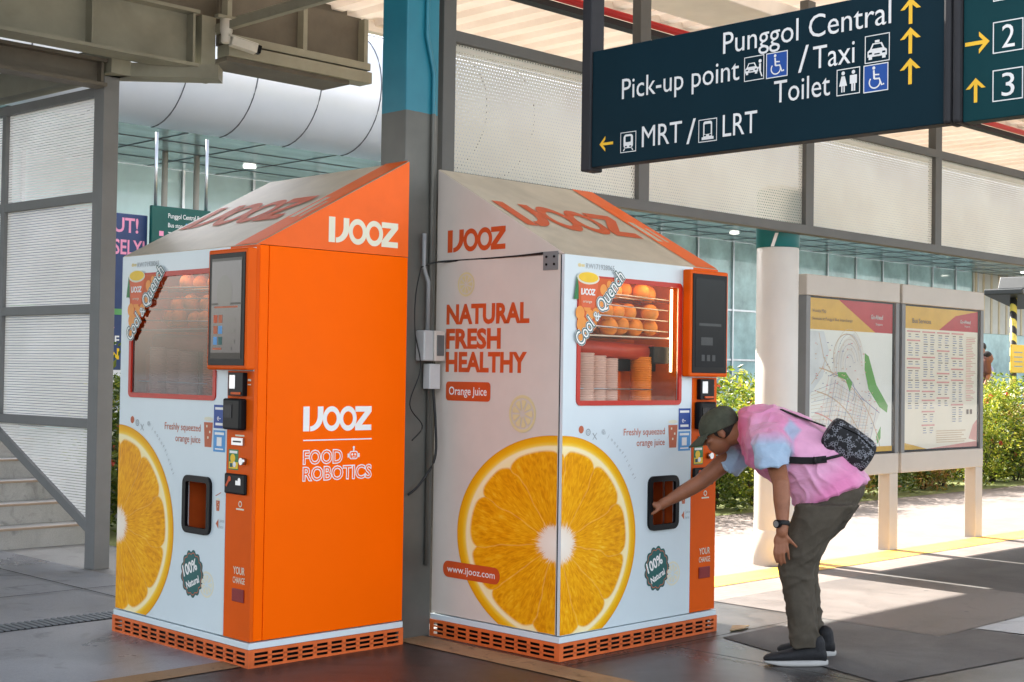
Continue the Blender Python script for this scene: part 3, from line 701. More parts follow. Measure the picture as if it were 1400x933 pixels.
    MB().mat(frame_light).box(-.004, -.0005, .045, .15, 2.02, 2.118).build('bracket', T, .001)
    b = MB().mat(black_plastic)
    for y in (.07, .125):
        for z in (2.05, 2.09): b.tube([(-.004, y, z), (-.008, y, z)], .007, 8)
    b.build('bolts', T)
    # ---- prints: right side
    sh = Sheet(); logo(sh, .30, 1.166, .443, .127, ink_white); sh.rect(.302, .747, 1.117, 1.123, ink_white)
    outl = lambda s_, x, z, wd: (sh.text(s_, x, z, .066, ink_white, wd, .05))
    outl('FOOD', .306, 1.0, .245); outl('ROBOTICS', .306, .915, .44)
    sh.rrect(.60, .655, 1.015, 1.058, .012, ink_white); sh.rect(.588, .598, 1.025, 1.045, ink_white); sh.rect(.657, .667, 1.025, 1.045, ink_white); sh.rect(.624, .632, 1.058, 1.075, ink_white); sh.disc(.628, 1.077, .007, ink_white)
    sh.up()
    def inner(s_, x, z, wd): sh.text(s_, x, z, .066, orange_paint, wd, -.006)
    inner('FOOD', .306, 1.0, .245); inner('ROBOTICS', .306, .915, .44)
    sh.rrect(.605, .65, 1.02, 1.053, .010, orange_paint); sh.up(); sh.disc(.618, 1.04, .006, ink_white); sh.disc(.637, 1.04, .006, ink_white); sh.rect(.615, .64, 1.024, 1.028, ink_white)
    sh.build('side_print', (W, 0, 0), (0, 1, 0), (0, 0, 1), T)
    sh = Sheet(); logo(sh, .44, 2.146, .465, .133, ink_pale2); sh.build('gable_print', (W, 0, 0), (0, 1, 0), (0, 0, 1), g2)
    return T
GLASS_REFL_TINT = glass_mat('display_glass_refl_tint', (.38, .35, .38), .07, .04)  # dark lavender tint stands in for the scene reflected in this window
GLASS = glass_mat('display_glass', (.96, .96, .95), .015)
vm1 = vending_machine((4.03, 7.16, 0), math.radians(-90.52), 'orange juice vending machine on the left, showing its plain bright orange side wall', True)
vm2 = vending_machine((5.31, 4.95, 0), math.radians(0.5), 'juice vending machine on the right, whose white side shows a large printed orange slice', False)

# ---- fruit, cups and lids inside the machines
def place(vm, x, y, z):
    c, s_ = math.cos(vm.rotation_euler.z), math.sin(vm.rotation_euler.z)
    return Vector((vm.location.x + x * c - y * s_, vm.location.y + x * s_ + y * c, vm.location.z + z))
fruit_skin = M('orange_peel', (.78, .27, .03), .45, var=.1, scale=20, bump=.25, bscale=260)
mb = MB().mat(fruit_skin).ball((0, 0, 0), .048, 1, 1, .95, 3); fo = mb.build('orange', fix=False)
first = True
for vm, wh, side in ((vm1, 'left', 1), (vm2, 'right', 2)):
    for zz, row, xs in ((1.945, 'top rack', (.47, .575, .69, .80, .89)), (1.83, 'middle rack', (.36, .48, .60, .73, .86)), (1.748, 'lower rack', (.27, .40, .53, .66, .80, .90))):
        for i, x in enumerate(xs + tuple(q + .06 for q in xs[:-1])):
            o = fo if first else fo.copy()
            if not first: COL.objects.link(o)
            first = False
            o.location = place(vm, x + random.uniform(-.012, .012), (.13 if i < len(xs) else .25) + random.uniform(0, .06), zz + random.uniform(-.006, .01)); o.rotation_euler = (random.random() * 3, random.random() * 3, 0)
            k = random.uniform(.95, 1.12); o.scale = (k, k, k)
            tag(o, 'round fresh orange in the ' + row + ' behind the window of the ' + wh + ' machine', 'orange', 'oranges in the ' + row + ' of the ' + wh + ' vending machine')
cupm = M('paper_cup', (.72, .46, .36), .6, var=.06, scale=8)
def cup_stack(loc, n, r, m, name, label, cat, group):
    prof = [(r * .74, 0)]
    for i in range(n):
        z = i * .0125 + .012; prof += [(r * .94, z), (r, z + .002), (r, z + .007), (r * .93, z + .010)]
    o = MB().mat(m).lathe(prof, 24).build(name); o.location = loc; return tag(o, label, cat, group)
cup_names = ('widest and leftmost', 'middle', 'rightmost of the three')
for vm, wh in ((vm1, 'left'), (vm2, 'right')):
    for i, (x, y, n, r) in enumerate(((.265, .10, 24, .062), (.395, .12, 23, .056), (.505, .13, 22, .056))):
        cup_stack(place(vm, x, y, 1.285), n, r, cupm, 'cup_stack', 'pale stack of paper cups, ' + cup_names[i] + ', in the window of the ' + wh + ' machine', 'cup stack', 'paper cup stacks')
    cup_stack(place(vm, .775, .12, 1.285), 23, .062, M('orange_lid', (.85, .22, .01), .35), 'lid_stack', 'tall bright orange stack of cup lids in the window of the ' + wh + ' machine', 'lid stack', 'lid stacks')

# ------------------------------------------------------------------ canopy column, wiring and boxes
T = empty('canopy_column', (5.15, 6.05, 0), 0, 'steel canopy column between the machines, grey below and painted blue above', 'column')
def col_mat():
    m = bpy.data.materials.new('column_paint'); m.use_nodes = True; t = m.node_tree; b = t.nodes['Principled BSDF']
    o = t.nodes.new('ShaderNodeTexCoord').outputs['Object']; s_ = t.nodes.new('ShaderNodeSeparateXYZ'); t.links.new(o, s_.inputs[0])
    n = t.nodes.new('ShaderNodeTexNoise'); n.inputs['Scale'].default_value = 3; n.inputs['Detail'].default_value = 5; t.links.new(o, n.inputs['Vector'])
    z = math_node(t, 'ADD', s_.outputs[2], math_node(t, 'MULTIPLY', math_node(t, 'SUBTRACT', n.outputs[0], .5), .02))
    k = math_node(t, 'GREATER_THAN', z, 2.93)
    x = t.nodes.new('ShaderNodeMix'); x.data_type = 'RGBA'; t.links.new(k, x.inputs[0])
    t.links.new(ramp(t, n.outputs[0], [(.3, (.075, .077, .066)), (.7, (.125, .123, .108))]), x.inputs[6]); t.links.new(ramp(t, n.outputs[0], [(.3, (.008, .15, .215)), (.7, (.02, .22, .285))]), x.inputs[7])
    t.links.new(x.outputs[2], b.inputs['Base Color']); b.inputs['Roughness'].default_value = .42
    return m
colm = col_mat()
MB().mat(colm).box(-.105, .135, -.13, .085, 0, 4.40).build('shaft', T, .008)
MB().mat(colm).tube([(.085, -.145, .4), (.085, -.145, 3.05), (.085, -.145, 3.16), (.03, -.145, 3.36), (.03, -.145, 4.3)], .013, 8).build('conduit', T)
x0, y0 = 5.27, 5.87
T = empty('switch_box', (5.262, 5.90, 1.625), 0, 'grey weatherproof switch box with a clear window, on the column beside the white machine', 'switch box')
MB().mat(M('box_grey', (.42, .43, .42), .45)).box(-.125, .02, -.06, .015, -.085, .085).build('case', T, .008)
MB().mat(board_grey).box(-.06, .02, -.075, -.061, -.085, .085).build('cover', T, .006)
MB().mat(M('box_window', (.10, .11, .11), .1)).box(-.045, .008, -.079, -.0755, -.055, .06).build('window', T, .003)
o = MB().mat(M('box_pale', (.5, .51, .5), .5)).box(5.185, 5.265, 5.845, 5.90, 1.385, 1.525).build('socket_box', bevel=.004); tag(o, 'small pale socket box fixed to the column just below the switch box', 'socket box')
cab = M('cable_black', (.015, .015, .015), .5)
o = MB().mat(grey_paint).tube([(5.20, 5.885, 1.71), (5.20, 5.885, 1.98), (5.165, 5.885, 2.06), (5.165, 5.885, 2.25)], .012, 8).build('conduit_pipe'); tag(o, 'thin grey conduit rising from the switch box to the top of the orange machine', 'conduit')
def catenary(pts, r, n=24):
    out = []
    P = [Vector(p) for p in pts]
    for i in range(len(P) - 1):
        p0, p1, p2, p3 = P[max(i - 1, 0)], P[i], P[i + 1], P[min(i + 2, len(P) - 1)]
        for k in range(n // (len(P) - 1) + 1):
            t = k / (n // (len(P) - 1) + 1); t2, t3 = t * t, t ** 3
            out.append(.5 * ((2 * p1) + (-p0 + p2) * t + (2 * p0 - 5 * p1 + 4 * p2 - p3) * t2 + (-p0 + 3 * p1 - 3 * p2 + p3) * t3))
    out.append(P[-1]); return out
o = MB().mat(cab).tube(catenary([(5.225, 5.86, 1.39), (5.23, 5.84, 1.2), (5.22, 5.83, 1.0), (5.14, 5.86, .86), (5.08, 5.89, .80)], .009), .007, 8).build('cable'); tag(o, 'thick black cable curving down the column from the socket box', 'cable')
o = MB().mat(cab).tube(catenary([(5.145, 5.885, 2.06), (5.22, 5.86, 2.09), (5.303, 5.80, 2.10), (5.302, 5.3, 2.105), (5.302, 5.1, 2.112)], .004), .005, 6).build('cable'); tag(o, 'thin black cable running level from the column along the white machine under its gable', 'cable')
o = MB().mat(cab).tube(catenary([(5.145, 5.885, 2.06), (5.10, 5.875, 1.9), (5.10, 5.875, 1.7), (5.14, 5.87, 1.5), (5.07, 5.875, 1.3), (5.16, 5.87, 1.18), (5.09, 5.875, 1.1)], .004, 36), .0035, 6).build('cable'); tag(o, 'thin loose black cable wriggling down the column behind the orange machine', 'cable')

# ------------------------------------------------------------------ overhead perforated screen and its posts
VW = 6.20
perf_big = perf_mat('perforated_cream', (.95, .91, .82), .0235, .0205, .0042, trans=.6)
def perf_quad(name, p, du, dz, mat, parent):
    """panel quad with UV in metres; p corner, du width vector, dz height"""
    p, du = Vector(p), Vector(du); bm = bmesh.new(); L = du.length
    vs = [bm.verts.new(q) for q in (p, p + du, p + du + Vector((0, 0, dz)), p + Vector((0, 0, dz)))]
    f = bm.faces.new(vs); uvl = bm.loops.layers.uv.new('UVMap')
    for l, q in zip(f.loops, ((0, 0), (L, 0), (L, dz), (0, dz))): l[uvl].uv = q
    me = bpy.data.meshes.new(name); bm.to_mesh(me); bm.free(); me.materials.append(mat); return link(name, me, parent)
T = empty('perforated_screen', (0, 0, 0), 0, 'long cream perforated screen hung in grey frames behind the direction sign', 'screen')
mull = [5.575, 7.395, 9.425, 11.47, 13.5, 15.5, 17.5]
zb, zt = 2.675, 3.45
MB().mat(grey_dark).box(mull[0], mull[-1], VW - .04, VW + .04, zt, zt + .07).build('top_rail', T, .004)
MB().mat(grey_dark).box(mull[0], mull[-1], VW - .04, VW + .04, zb - .07, zb).build('bottom_rail', T, .004)
for i, x in enumerate(mull):
    if i == 0: MB().mat(grey_dark).box(x - .05, x + .05, VW - .05, VW + .05, 0, 4.45).build('post', T, .004)
    else: MB().mat(grey_dark).box(x - .055, x + .055, VW - .038, VW + .038, zb - .071, 4.45).build('mullion', T, .003)
for a, b in zip(mull, mull[1:]): perf_quad('panel', (a + .05, VW, zb), (b - a - .10, 0, 0), zt - zb, perf_big, T)

# ------------------------------------------------------------------ hanging direction signs
sign_teal = M('sign_dark_teal', (.004, .020, .030), .5, var=.08, scale=2, spec=.08)
sign_teal2 = M('sign_teal', (.005, .040, .046), .5, var=.08, scale=2, spec=.08)
sign_post = M('sign_post_grey', (.03, .03, .033), .5, spec=.15)
ink_sign = M('ink_sign_white', (.74, .74, .72), .5); ink_arrow = M('ink_sign_yellow', (.82, .48, .03), .5); ink_access = M('ink_access_blue', (.012, .07, .30), .5)
US = 4.8
def arrow(sh, x, y, s_, ang, m):
    c, n = math.cos(ang), math.sin(ang); R_ = lambda a, b: (x + (a * c - b * n) * s_, y + (a * n + b * c) * s_)
    sh.poly([R_(-.5, -.075), R_(.36, -.075), R_(.36, .075), R_(-.5, .075)], m)
    sh.poly([R_(.5, 0), R_(.07, .43), R_(.07, .25), R_(.30, 0)], m); sh.poly([R_(.5, 0), R_(.30, 0), R_(.07, -.25), R_(.07, -.43)], m)
def wheelchair(sh, x0, y0, s_, m, bgm):
    sh.rect(x0, x0 + s_, y0, y0 + s_, bgm); sh.frame(x0, x0 + s_, y0, y0 + s_, s_ * .035, m); sh.up()
    X = lambda a: x0 + a * s_; Y = lambda b: y0 + b * s_
    sh.disc(X(.42), Y(.86), .06 * s_, m, None, 12); sh.line((X(.42), Y(.78)), (X(.44), Y(.47)), .07 * s_, m); sh.line((X(.43), Y(.62)), (X(.64), Y(.60)), .05 * s_, m)
    sh.path([(X(.44), Y(.47)), (X(.64), Y(.46)), (X(.74), Y(.22)), (X(.84), Y(.25))], .06 * s_, m); sh.ring(X(.46), Y(.35), .19 * s_, .24 * s_, m, 22, 140, 400)
    sh.layer -= 1
def carshape(sh, x, y, wd, m, bgm, taxi=False):
    X = lambda a: x + a * wd; Y = lambda b: y + b * wd
    sh.poly([(X(0), Y(.12)), (X(1), Y(.12)), (X(1), Y(.38)), (X(.9), Y(.46)), (X(.1), Y(.46)), (X(0), Y(.38))], m)
    sh.poly([(X(.12), Y(.46)), (X(.88), Y(.46)), (X(.74), Y(.74)), (X(.26), Y(.74))], m)
    sh.rect(X(.06), X(.24), Y(0), Y(.12), m); sh.rect(X(.76), X(.94), Y(0), Y(.12), m)
    if taxi: sh.rect(X(.38), X(.62), Y(.76), Y(.87), m)
    sh.up(); sh.poly([(X(.22), Y(.49)), (X(.78), Y(.49)), (X(.68), Y(.68)), (X(.32), Y(.68))], bgm); sh.rect(X(.07), X(.24), Y(.24), Y(.33), bgm); sh.rect(X(.76), X(.93), Y(.24), Y(.33), bgm); sh.rect(X(.36), X(.64), Y(.2), Y(.26), bgm); sh.layer -= 1
def busicon(sh, x0, y0, s_, m, bgm, tram=False):
    sh.frame(x0, x0 + s_, y0, y0 + s_, s_ * .035, m); X = lambda a: x0 + a * s_; Y = lambda b: y0 + b * s_
    if tram: sh.rrect(X(.26), X(.74), Y(.14), Y(.90), .1 * s_, m); sh.rect(X(.18), X(.82), Y(.10), Y(.22), m)
    else: sh.rrect(X(.2), X(.8), Y(.2), Y(.88), .16 * s_, m); sh.line((X(.28), Y(.2)), (X(.2), Y(.08)), .06 * s_, m); sh.line((X(.72), Y(.2)), (X(.8), Y(.08)), .06 * s_, m)
    sh.up(); sh.rrect(X(.33), X(.67), Y(.34 if tram else .5), Y(.78), .05 * s_, bgm); sh.rect(X(.3), X(.42), Y(.25), Y(.32), bgm); sh.rect(X(.58), X(.7), Y(.25), Y(.32), bgm); sh.layer -= 1
def toilet(sh, x0, y0, s_, m):
    sh.frame(x0, x0 + s_, y0, y0 + s_, s_ * .035, m); X = lambda a: x0 + a * s_; Y = lambda b: y0 + b * s_
    for c, lady in ((.28, True), (.72, False)):
        sh.disc(X(c), Y(.83), .075 * s_, m, None, 12)
        if lady: sh.poly([(X(c - .07), Y(.72)), (X(c + .07), Y(.72)), (X(c + .17), Y(.35)), (X(c - .17), Y(.35))], m); sh.rect(X(c - .075), X(c - .02), Y(.12), Y(.35), m); sh.rect(X(c + .02), X(c + .075), Y(.12), Y(.35), m)
        else: sh.rect(X(c - .15), X(c + .15), Y(.40), Y(.72), m); sh.rect(X(c - .085), X(c - .012), Y(.12), Y(.40), m); sh.rect(X(c + .012), X(c + .085), Y(.12), Y(.40), m)
# first sign: s runs along -v, s = 4.36 - v
US = 4.835
T = empty('direction_sign', (US, 3.25, 2.43), 0, 'large dark teal hanging direction sign listing Punggol Central, Taxi, Toilet and MRT', 'sign')
TV = lambda v: v - 3.25
MB().mat(sign_teal).box(-.035, .035, TV(2.56), TV(4.315), 0, .535).build('panel', T, .003)
MB().mat(sign_post).box(-.045, .045, TV(4.317), TV(4.375), -.015, 2.0).build('post', T, .006)
MB().mat(sign_post).box(-.052, .052, TV(2.525), TV(2.559), -.006, 2.0).build('post', T, .012)
sh = Sheet(); K = lambda v: 4.315 - v; Z = lambda z: z - 2.43
SG = ((-.0355, TV(4.315), 0), (0, -1, 0), (0, 0, 1), T)
def line_of(*texts):
    q = Sheet()
    for t_ in texts: q.text(*t_)
    q.build('lettering', *SG)
line_of(('Punggol Central', K(3.575), Z(2.842), .090, ink_sign, 3.575 - 2.782))
line_of(('Pick-up point', K(4.135), Z(2.722), .090, ink_sign, .645), ('/', K(3.20), Z(2.71), .105, ink_sign, .05), ('Taxi', K(3.13), Z(2.714), .090, ink_sign, .19))
line_of(('Toilet', K(3.315), Z(2.600), .090, ink_sign, .265))
line_of(('MRT', K(4.015), Z(2.492), .092, ink_sign, .225), ('/', K(3.765), Z(2.48), .105, ink_sign, .05), ('LRT', K(3.572), Z(2.490), .092, ink_sign, .175))
sh = Sheet(); sh.frame(K(3.465), K(3.365), Z(2.708), Z(2.81), .0035, ink_sign); carshape(sh, K(3.46), Z(2.735), .065, ink_sign, sign_teal)
sh.disc(K(3.385), Z(2.785), .008, ink_sign, None, 10); sh.line((K(3.385), Z(2.775)), (K(3.385), Z(2.745)), .010, ink_sign); sh.line((K(3.385), Z(2.745)), (K(3.375), Z(2.72)), .006, ink_sign); sh.line((K(3.385), Z(2.765)), (K(3.40), Z(2.75)), .005, ink_sign); sh.build('pictogram', *SG)
sh = Sheet(); wheelchair(sh, K(3.355), Z(2.705), .105, ink_sign, ink_access); sh.build('pictogram', *SG)
sh = Sheet(); sh.frame(K(2.895), K(2.787), Z(2.70), Z(2.808), .0035, ink_sign); carshape(sh, K(2.883), Z(2.713), .084, ink_sign, sign_teal, True); sh.build('pictogram', *SG)
sh = Sheet(); toilet(sh, K(3.02), Z(2.59), .105, ink_sign); sh.build('pictogram', *SG)
sh = Sheet(); wheelchair(sh, K(2.90), Z(2.586), .108, ink_sign, ink_access); sh.build('pictogram', *SG)
sh = Sheet(); busicon(sh, K(4.14), Z(2.478), .092, ink_sign, sign_teal); sh.build('pictogram', *SG)
sh = Sheet(); busicon(sh, K(3.70), Z(2.478), .098, ink_sign, sign_teal, True); sh.build('pictogram', *SG)
for q in ((2.70, 2.875, .10, PI / 2), (2.70, 2.762, .10, PI / 2), (2.70, 2.645, .10, PI / 2), (4.225, 2.53, .082, PI)):
    s4 = Sheet(); arrow(s4, K(q[0]), Z(q[1]), q[2], q[3], ink_arrow); s4.build('arrow', *SG)
T = empty('direction_sign', (US, 1.9, 2.43), 0, 'teal hanging sign with yellow arrows and boxed numbers 2 and 3 at the right edge', 'sign')
MB().mat(sign_teal2).box(-.035, .035, -.75, .585, -.005, .535).build('panel', T, .003)
MB().mat(sign_post).box(-.052, .052, .587, .622, -.006, 2.0).build('post', T, .012)
MB().mat(sign_post).box(-.045, .045, -.81, -.752, -.01, 2.0).build('post', T, .012)
sh = Sheet(); K = lambda v: 2.485 - v
SG = ((-.0355, .585, 0), (0, -1, 0), (0, 0, 1), T)
arrow(sh, K(2.43), Z(2.71), .095, 0, ink_arrow); sh.build('arrow', *SG); sh = Sheet(); arrow(sh, K(2.435), Z(2.537), .09, PI / 2, ink_arrow); sh.build('arrow', *SG)
for z, ch in ((2.665, '2'), (2.49, '3')): sh = Sheet(); sh.frame(K(2.37), K(2.255), Z(z - .005), Z(z + .11), .004, ink_sign); sh.text(ch, K(2.335), Z(z + .012), .082, ink_sign, .048); sh.build('lettering', *SG)
sh = Sheet(); sh.frame(K(2.37), K(2.255), Z(2.85), Z(2.96), .004, ink_sign); sh.build('lettering', *SG)

# ------------------------------------------------------------------ canopy roof and steel
def sheet_mat():
    m = bpy.data.materials.new('translucent_roof_sheet'); m.use_nodes = True; t = m.node_tree; t.nodes.remove(t.nodes['Principled BSDF'])
    n = t.nodes.new('ShaderNodeTexNoise'); n.inputs['Scale'].default_value = 1.2; n.inputs['Detail'].default_value = 5
    t.links.new(t.nodes.new('ShaderNodeTexCoord').outputs['Object'], n.inputs['Vector'])
    c = ramp(t, n.outputs[0], [(.3, (.78, .66, .55)), (.7, (.88, .79, .69))])
    a = t.nodes.new('ShaderNodeBsdfDiffuse'); b = t.nodes.new('ShaderNodeBsdfTranslucent'); x = t.nodes.new('ShaderNodeMixShader'); x.inputs[0].default_value = .095
    t.links.new(c, a.inputs[0]); t.links.new(c, b.inputs[0]); t.links.new(a.outputs[0], x.inputs[1]); t.links.new(b.outputs[0], x.inputs[2]); t.links.new(x.outputs[0], t.nodes['Material Output'].inputs[0]); return m
translucent_sheet = sheet_mat()
ZR = 4.5; VE = 9.40
T = empty('canopy_roof', (8, 5, ZR), 0, 'cream corrugated canopy roof over the walkway behind the perforated screen', 'roof')
mb = MB().mat(cream_metal)
xs = []; x = 5.38
while x < 26: xs += [(x, 0), (x + .14, 0), (x + .16, -.05), (x + .27, -.05), (x + .29, 0)]; x += .30
for y0, y1 in ((.5, 7.50), (7.50, VE)):
    A = [mb.bm.verts.new((a - 8, y0 - 5, b)) for a, b in xs]; B = [mb.bm.verts.new((a - 8, y1 - 5, b)) for a, b in xs]
    for i in range(len(xs) - 1): mb.face([A[i], A[i + 1], B[i + 1], B[i]])
ce = mb.build('ceiling_sheet', T, fix=False); ce.data.materials.clear(); ce.data.materials.append(translucent_sheet)
MB().mat(M('roof_top', (.4, .4, .38), .6)).box(5.46 - 8, 26 - 8, .5 - 5, 5.6 - 5, .02, .06).build('roof_deck', T)
MB().mat(cream_metal).box(4.2 - 8, 26 - 8, VE - 5 - .01, VE - 5 + .08, -.10, .10).build('fascia', T, .004)
MB().mat(cream_metal).box(5.6 - 8, 26 - 8, 7.46 - 5, 7.54 - 5, -.07, -.002).build('gutter', T, .004)
MB().mat(cream_metal).box(5.6 - 8, 26 - 8, 6.35 - 5, 6.95 - 5, -.18, -.052).build('ceiling_beam', T, .01)
o = MB().mat(M('pipe_red', (.42, .02, .02), .35)).tube([(5.8, 7.2, 4.30), (25, 7.2, 4.30)], .03, 12).build('fire_pipe'); tag(o, 'long red fire pipe running under the canopy ceiling above the sign', 'pipe')
o = MB().mat(sign_post).box(5.8, 25, 7.32, 7.42, 4.26, 4.31).build('cable_tray'); tag(o, 'dark cable tray running beside the red pipe under the canopy', 'cable tray')
# roof over the stairs, darker
T = empty('stair_roof', (2, 10, 4.45), 0, 'dark steel roof over the stairs at the upper left', 'roof')
MB().mat(beam_dark).box(-12, 3.45, -5.2, 4.5, .04, .12).build('roof_deck', T)  # deck widened out of view to shade the left machine
mb = MB().mat(beam_dark)
for i in range(7): mb.box(-6, 3.45, -5.0 + i * 1.5, -4.9 + i * 1.5, -.06, .038)
mb.box(-6, 5.2, -.78, -.74, -.40, .035)
mb.build('rafter', T)
def ibeam(name, p, q, hg, wd, m, label, cat='beam', parent=None):
    p, q = Vector(p), Vector(q); mb = MB().mat(m); u = Vector((0, 0, 1))
    mb.bar(p + u * (hg / 2), q + u * (hg / 2), .02, hg - .05); mb.bar(p + u * (hg - .0125), q + u * (hg - .0125), wd, .025); mb.bar(p + u * .0125, q + u * .0125, wd, .025)
    n = max(2, int((q - p).length / .75)); d = (q - p).normalized(); r = d.cross(u)
    for i in range(n + 1):
        c = p + (q - p) * (i / n * .98 + .01); mb.bar(c + u * .03, c + u * (hg - .03), .02 if abs(d.x) > .5 else wd * .9, wd * .9 if abs(d.x) > .5 else .02, up=(0, 1, 0))
    o = mb.build(name); return tag(o, label, cat)
ibeam('steel_beam', (1.5, 9.05, 3.70), (5.62, 9.05, 3.70), .42, .22, beam_paint, 'grey olive steel beam running in from the top left corner')
o = MB().mat(beam_paint).bar((5.80, 9.10, 4.02), (5.80, 2.4, 4.02), .05, .06).bar((5.92, 9.10, 4.08), (5.92, 2.4, 4.08), .06, .07).box(5.66, 5.78, 8.98, 9.10, 3.62, 4.10).build('steel_beam'); tag(o, 'pair of thin cross rails passing overhead from the camera bracket towards the viewer', 'beam')
ibeam('steel_beam', (1.5, 9.38, 3.52), (5.08, 9.38, 3.52), .20, .16, beam_dark, 'brown steel beam just under the olive beam at the top left corner')
T = empty('gutter_trough', (6.5, 9.05, 3.85), 0, 'weathered brown steel trough with side panels ending beside the blue column', 'gutter')
MB().mat(beam_dark).box(-.66, .70, -.02, .02, .06, .52).build('web', T)
for x in (-.64, .06, .67): MB().mat(beam_paint).box(x, x + .04, -.10, -.021, .10, .50).build('stiffener', T)
MB().mat(beam_paint).box(-.66, .71, -.14, -.022, .075, .135).build('ledge', T, .003)
MB().mat(beam_paint).box(-.66, .71, -.16, .0, -.035, .058).build('flange', T, .003)
MB().mat(beam_dark).box(-.66, .50, -.13, .22, -.07, -.037).build('trough_base', T)
# CCTV camera
white_cam = M('camera_white', (.62, .60, .54), .4)
T = empty('cctv_camera', (5.78, 8.84, 3.95), 0, 'white security camera hanging from the steel beam at the upper left', 'camera')
T.scale = (.86, .86, .86)
MB().mat(white_cam).lathe([(.055, .13), (.055, .03), (.045, .0), (.045, -.06), (.03, -.075)], 16).build('mount', T)
MB().mat(white_cam).bar((.03, -.03, -.05), (.25, -.09, -.095), .09, .085).bar((.0, -.02, -.01), (.25, -.088, -.06), .11, .012).build('housing', T, .012)
MB().mat(black_plastic).bar((.25, -.09, -.095), (.285, -.10, -.102), .075, .07).build('lens', T, .006)
MB().mat(beam_paint).box(-.1, .12, -.03, .03, .13, .16).build('bracket', T)

# ------------------------------------------------------------------ stair screen on the left
sdir = Vector((math.cos(math.radians(90 + 3.7)), math.sin(math.radians(90 + 3.7)), 0))     # runs back-left
P0 = Vector((5.17, 9.47, 0))
perf_line = perf_mat('louvred_white', (.92, .92, .90), .02, .0205, .09, line=1, trans=.45)
perf_line2 = perf_mat('louvred_grey', (.42, .46, .46), .02, .0205, .20, line=1, trans=.30)
T = empty('stair_screen', P0, math.atan2(sdir.y, sdir.x), 'tall grey framed screen of fine white louvres standing beside the stairs', 'screen')
def pxz(x, y):
    """point of the screen plane seen at a photo pixel, as (run, height)"""
    d = -RZ + RX * (x - 700) / 1922.3 - RY * (y - 466.5) / 1922.3
    n = sdir.cross(Vector((0, 0, 1))); t = (P0 - CAMP).dot(n) / d.dot(n); q = CAMP + d * t
    return (q - P0).dot(sdir), q.z
zs = [pxz(138, y)[1] for y in (126, 269, 422, 580)]

MB().mat(frame_light).box(-.065, .065, -.065, .065, 0, 3.62).build('post', T, .006)
RL = 2.9
MR = pxz(8, 300)[0]; BE = pxz(-14, 590)[0]
for z in zs: MB().mat(frame_light).box(.066, RL, -.03, .03, z - .035, z + .035).build('rail', T, .003)
MB().mat(frame_light).box(MR - .03, MR + .03, -.032, .032, zs[3] + .036, zs[0] - .036).build('mullion', T, .003)
MB().mat(frame_light).box(RL, RL + .08, -.05, .05, .9, 3.62).build('post', T, .004)
for a, b in ((zs[1], zs[0]), (zs[2], zs[1]), (zs[3], zs[2])):
    for x0, x1 in ((.066, MR - .031), (MR + .031, RL)):
        perf_quad('louvre_panel', (x0, 0, a + .036), (x1 - x0, 0, 0), b - a - .072, perf_line, T)
za = zs[3]; zl = pxz(122, 728)[1]
MB().mat(frame_light).bar((.03, 0, zl), (BE, 0, za - .03), .06, .07).build('brace', T, .003)
mbq = bmesh.new(); vs = [mbq.verts.new(p) for p in ((.066, 0, zl + .03), (BE - .03, 0, za - .036), (.066, 0, za - .036))]; f = mbq.faces.new(vs); uvl = mbq.loops.layers.uv.new('UVMap')
for l in f.loops: l[uvl].uv = (l.vert.co.x, l.vert.co.z)
me = bpy.data.meshes.new('louvre_panel'); mbq.to_mesh(me); mbq.free(); me.materials.append(perf_line); link('louvre_panel', me, T)
o = MB().mat(beam_paint).bar(P0 + Vector((.0, -.2, 3.72)), P0 + sdir * 3.2 + Vector((0, 0, 3.72)), .16, .20).build('steel_beam'); tag(o, 'steel header beam lying over the louvred stair screen', 'beam')
o = MB().mat(beam_paint).bar(P0 + Vector((.0, .02, 3.67)), P0 + Vector((.62, -.55, 3.67)), .20, .10).build('steel_beam'); tag(o, 'short steel cross beam joining the stair screen post to the main beam', 'beam')
# ---- stairs
stone = ground_mat('stair_stone', (.30, .295, .28), (.50, .49, .47), .6, 1.6, 120, .55)
mb = MB().mat(stone); mbn = MB().mat(M('stair_nosing', (.36, .27, .20), .6, var=.1))
for i in range(12):
    y = 10.85 + i * .31; z = .165 * (i + 1)
    mb.box(2.6, 5.95, y, y + 4.2 - .31 * i, z - .165 + (.001 if i else -.05), z)
    mbn.box(2.6, 5.95, y - .006, y + .05, z - .012, z + .004)
T = empty('staircase', (4, 11, 0), 0, 'grey stone stairs climbing behind the louvred screen at the left edge', 'stairs')
for o in (mb.build('steps'), mbn.build('nosing')): o.parent = T; o.location = (-4, -11, 0)

# ------------------------------------------------------------------ round pillar and information boards
T = empty('round_pillar', (9.34, 6.40, 0), 0, 'round white information pillar with a teal top band, behind the bending man', 'pillar')
MB().mat(M('pillar_white', (.66, .64, .60), .4, var=.05, scale=2)).lathe([(.165, 0), (.165, .28), (.163, .285), (.165, .29), (.165, 2.96), (.12, 2.985)], 40).build('shaft', T)
o = MB().mat(M('band_teal', (.008, .13, .13), .4)).lathe([(.168, 2.50), (.170, 2.503), (.170, 2.95), (.168, 2.953)], 40).build('info_band', T)
sh = Sheet(); sh.text('i', -.02, 0, .15, ink_sign, .06, .02, 0, 'C', .35)
vd = Vector((-9.34, -6.40, 0)).normalized(); rt = Vector((-vd.y, vd.x, 0)); sdx = Vector((0, 0, 1)).cross(vd)
lo = sh.build('lettering', Vector((0, 0, 2.505)) + vd * .1725, sdx, (0, 0, 1), T)

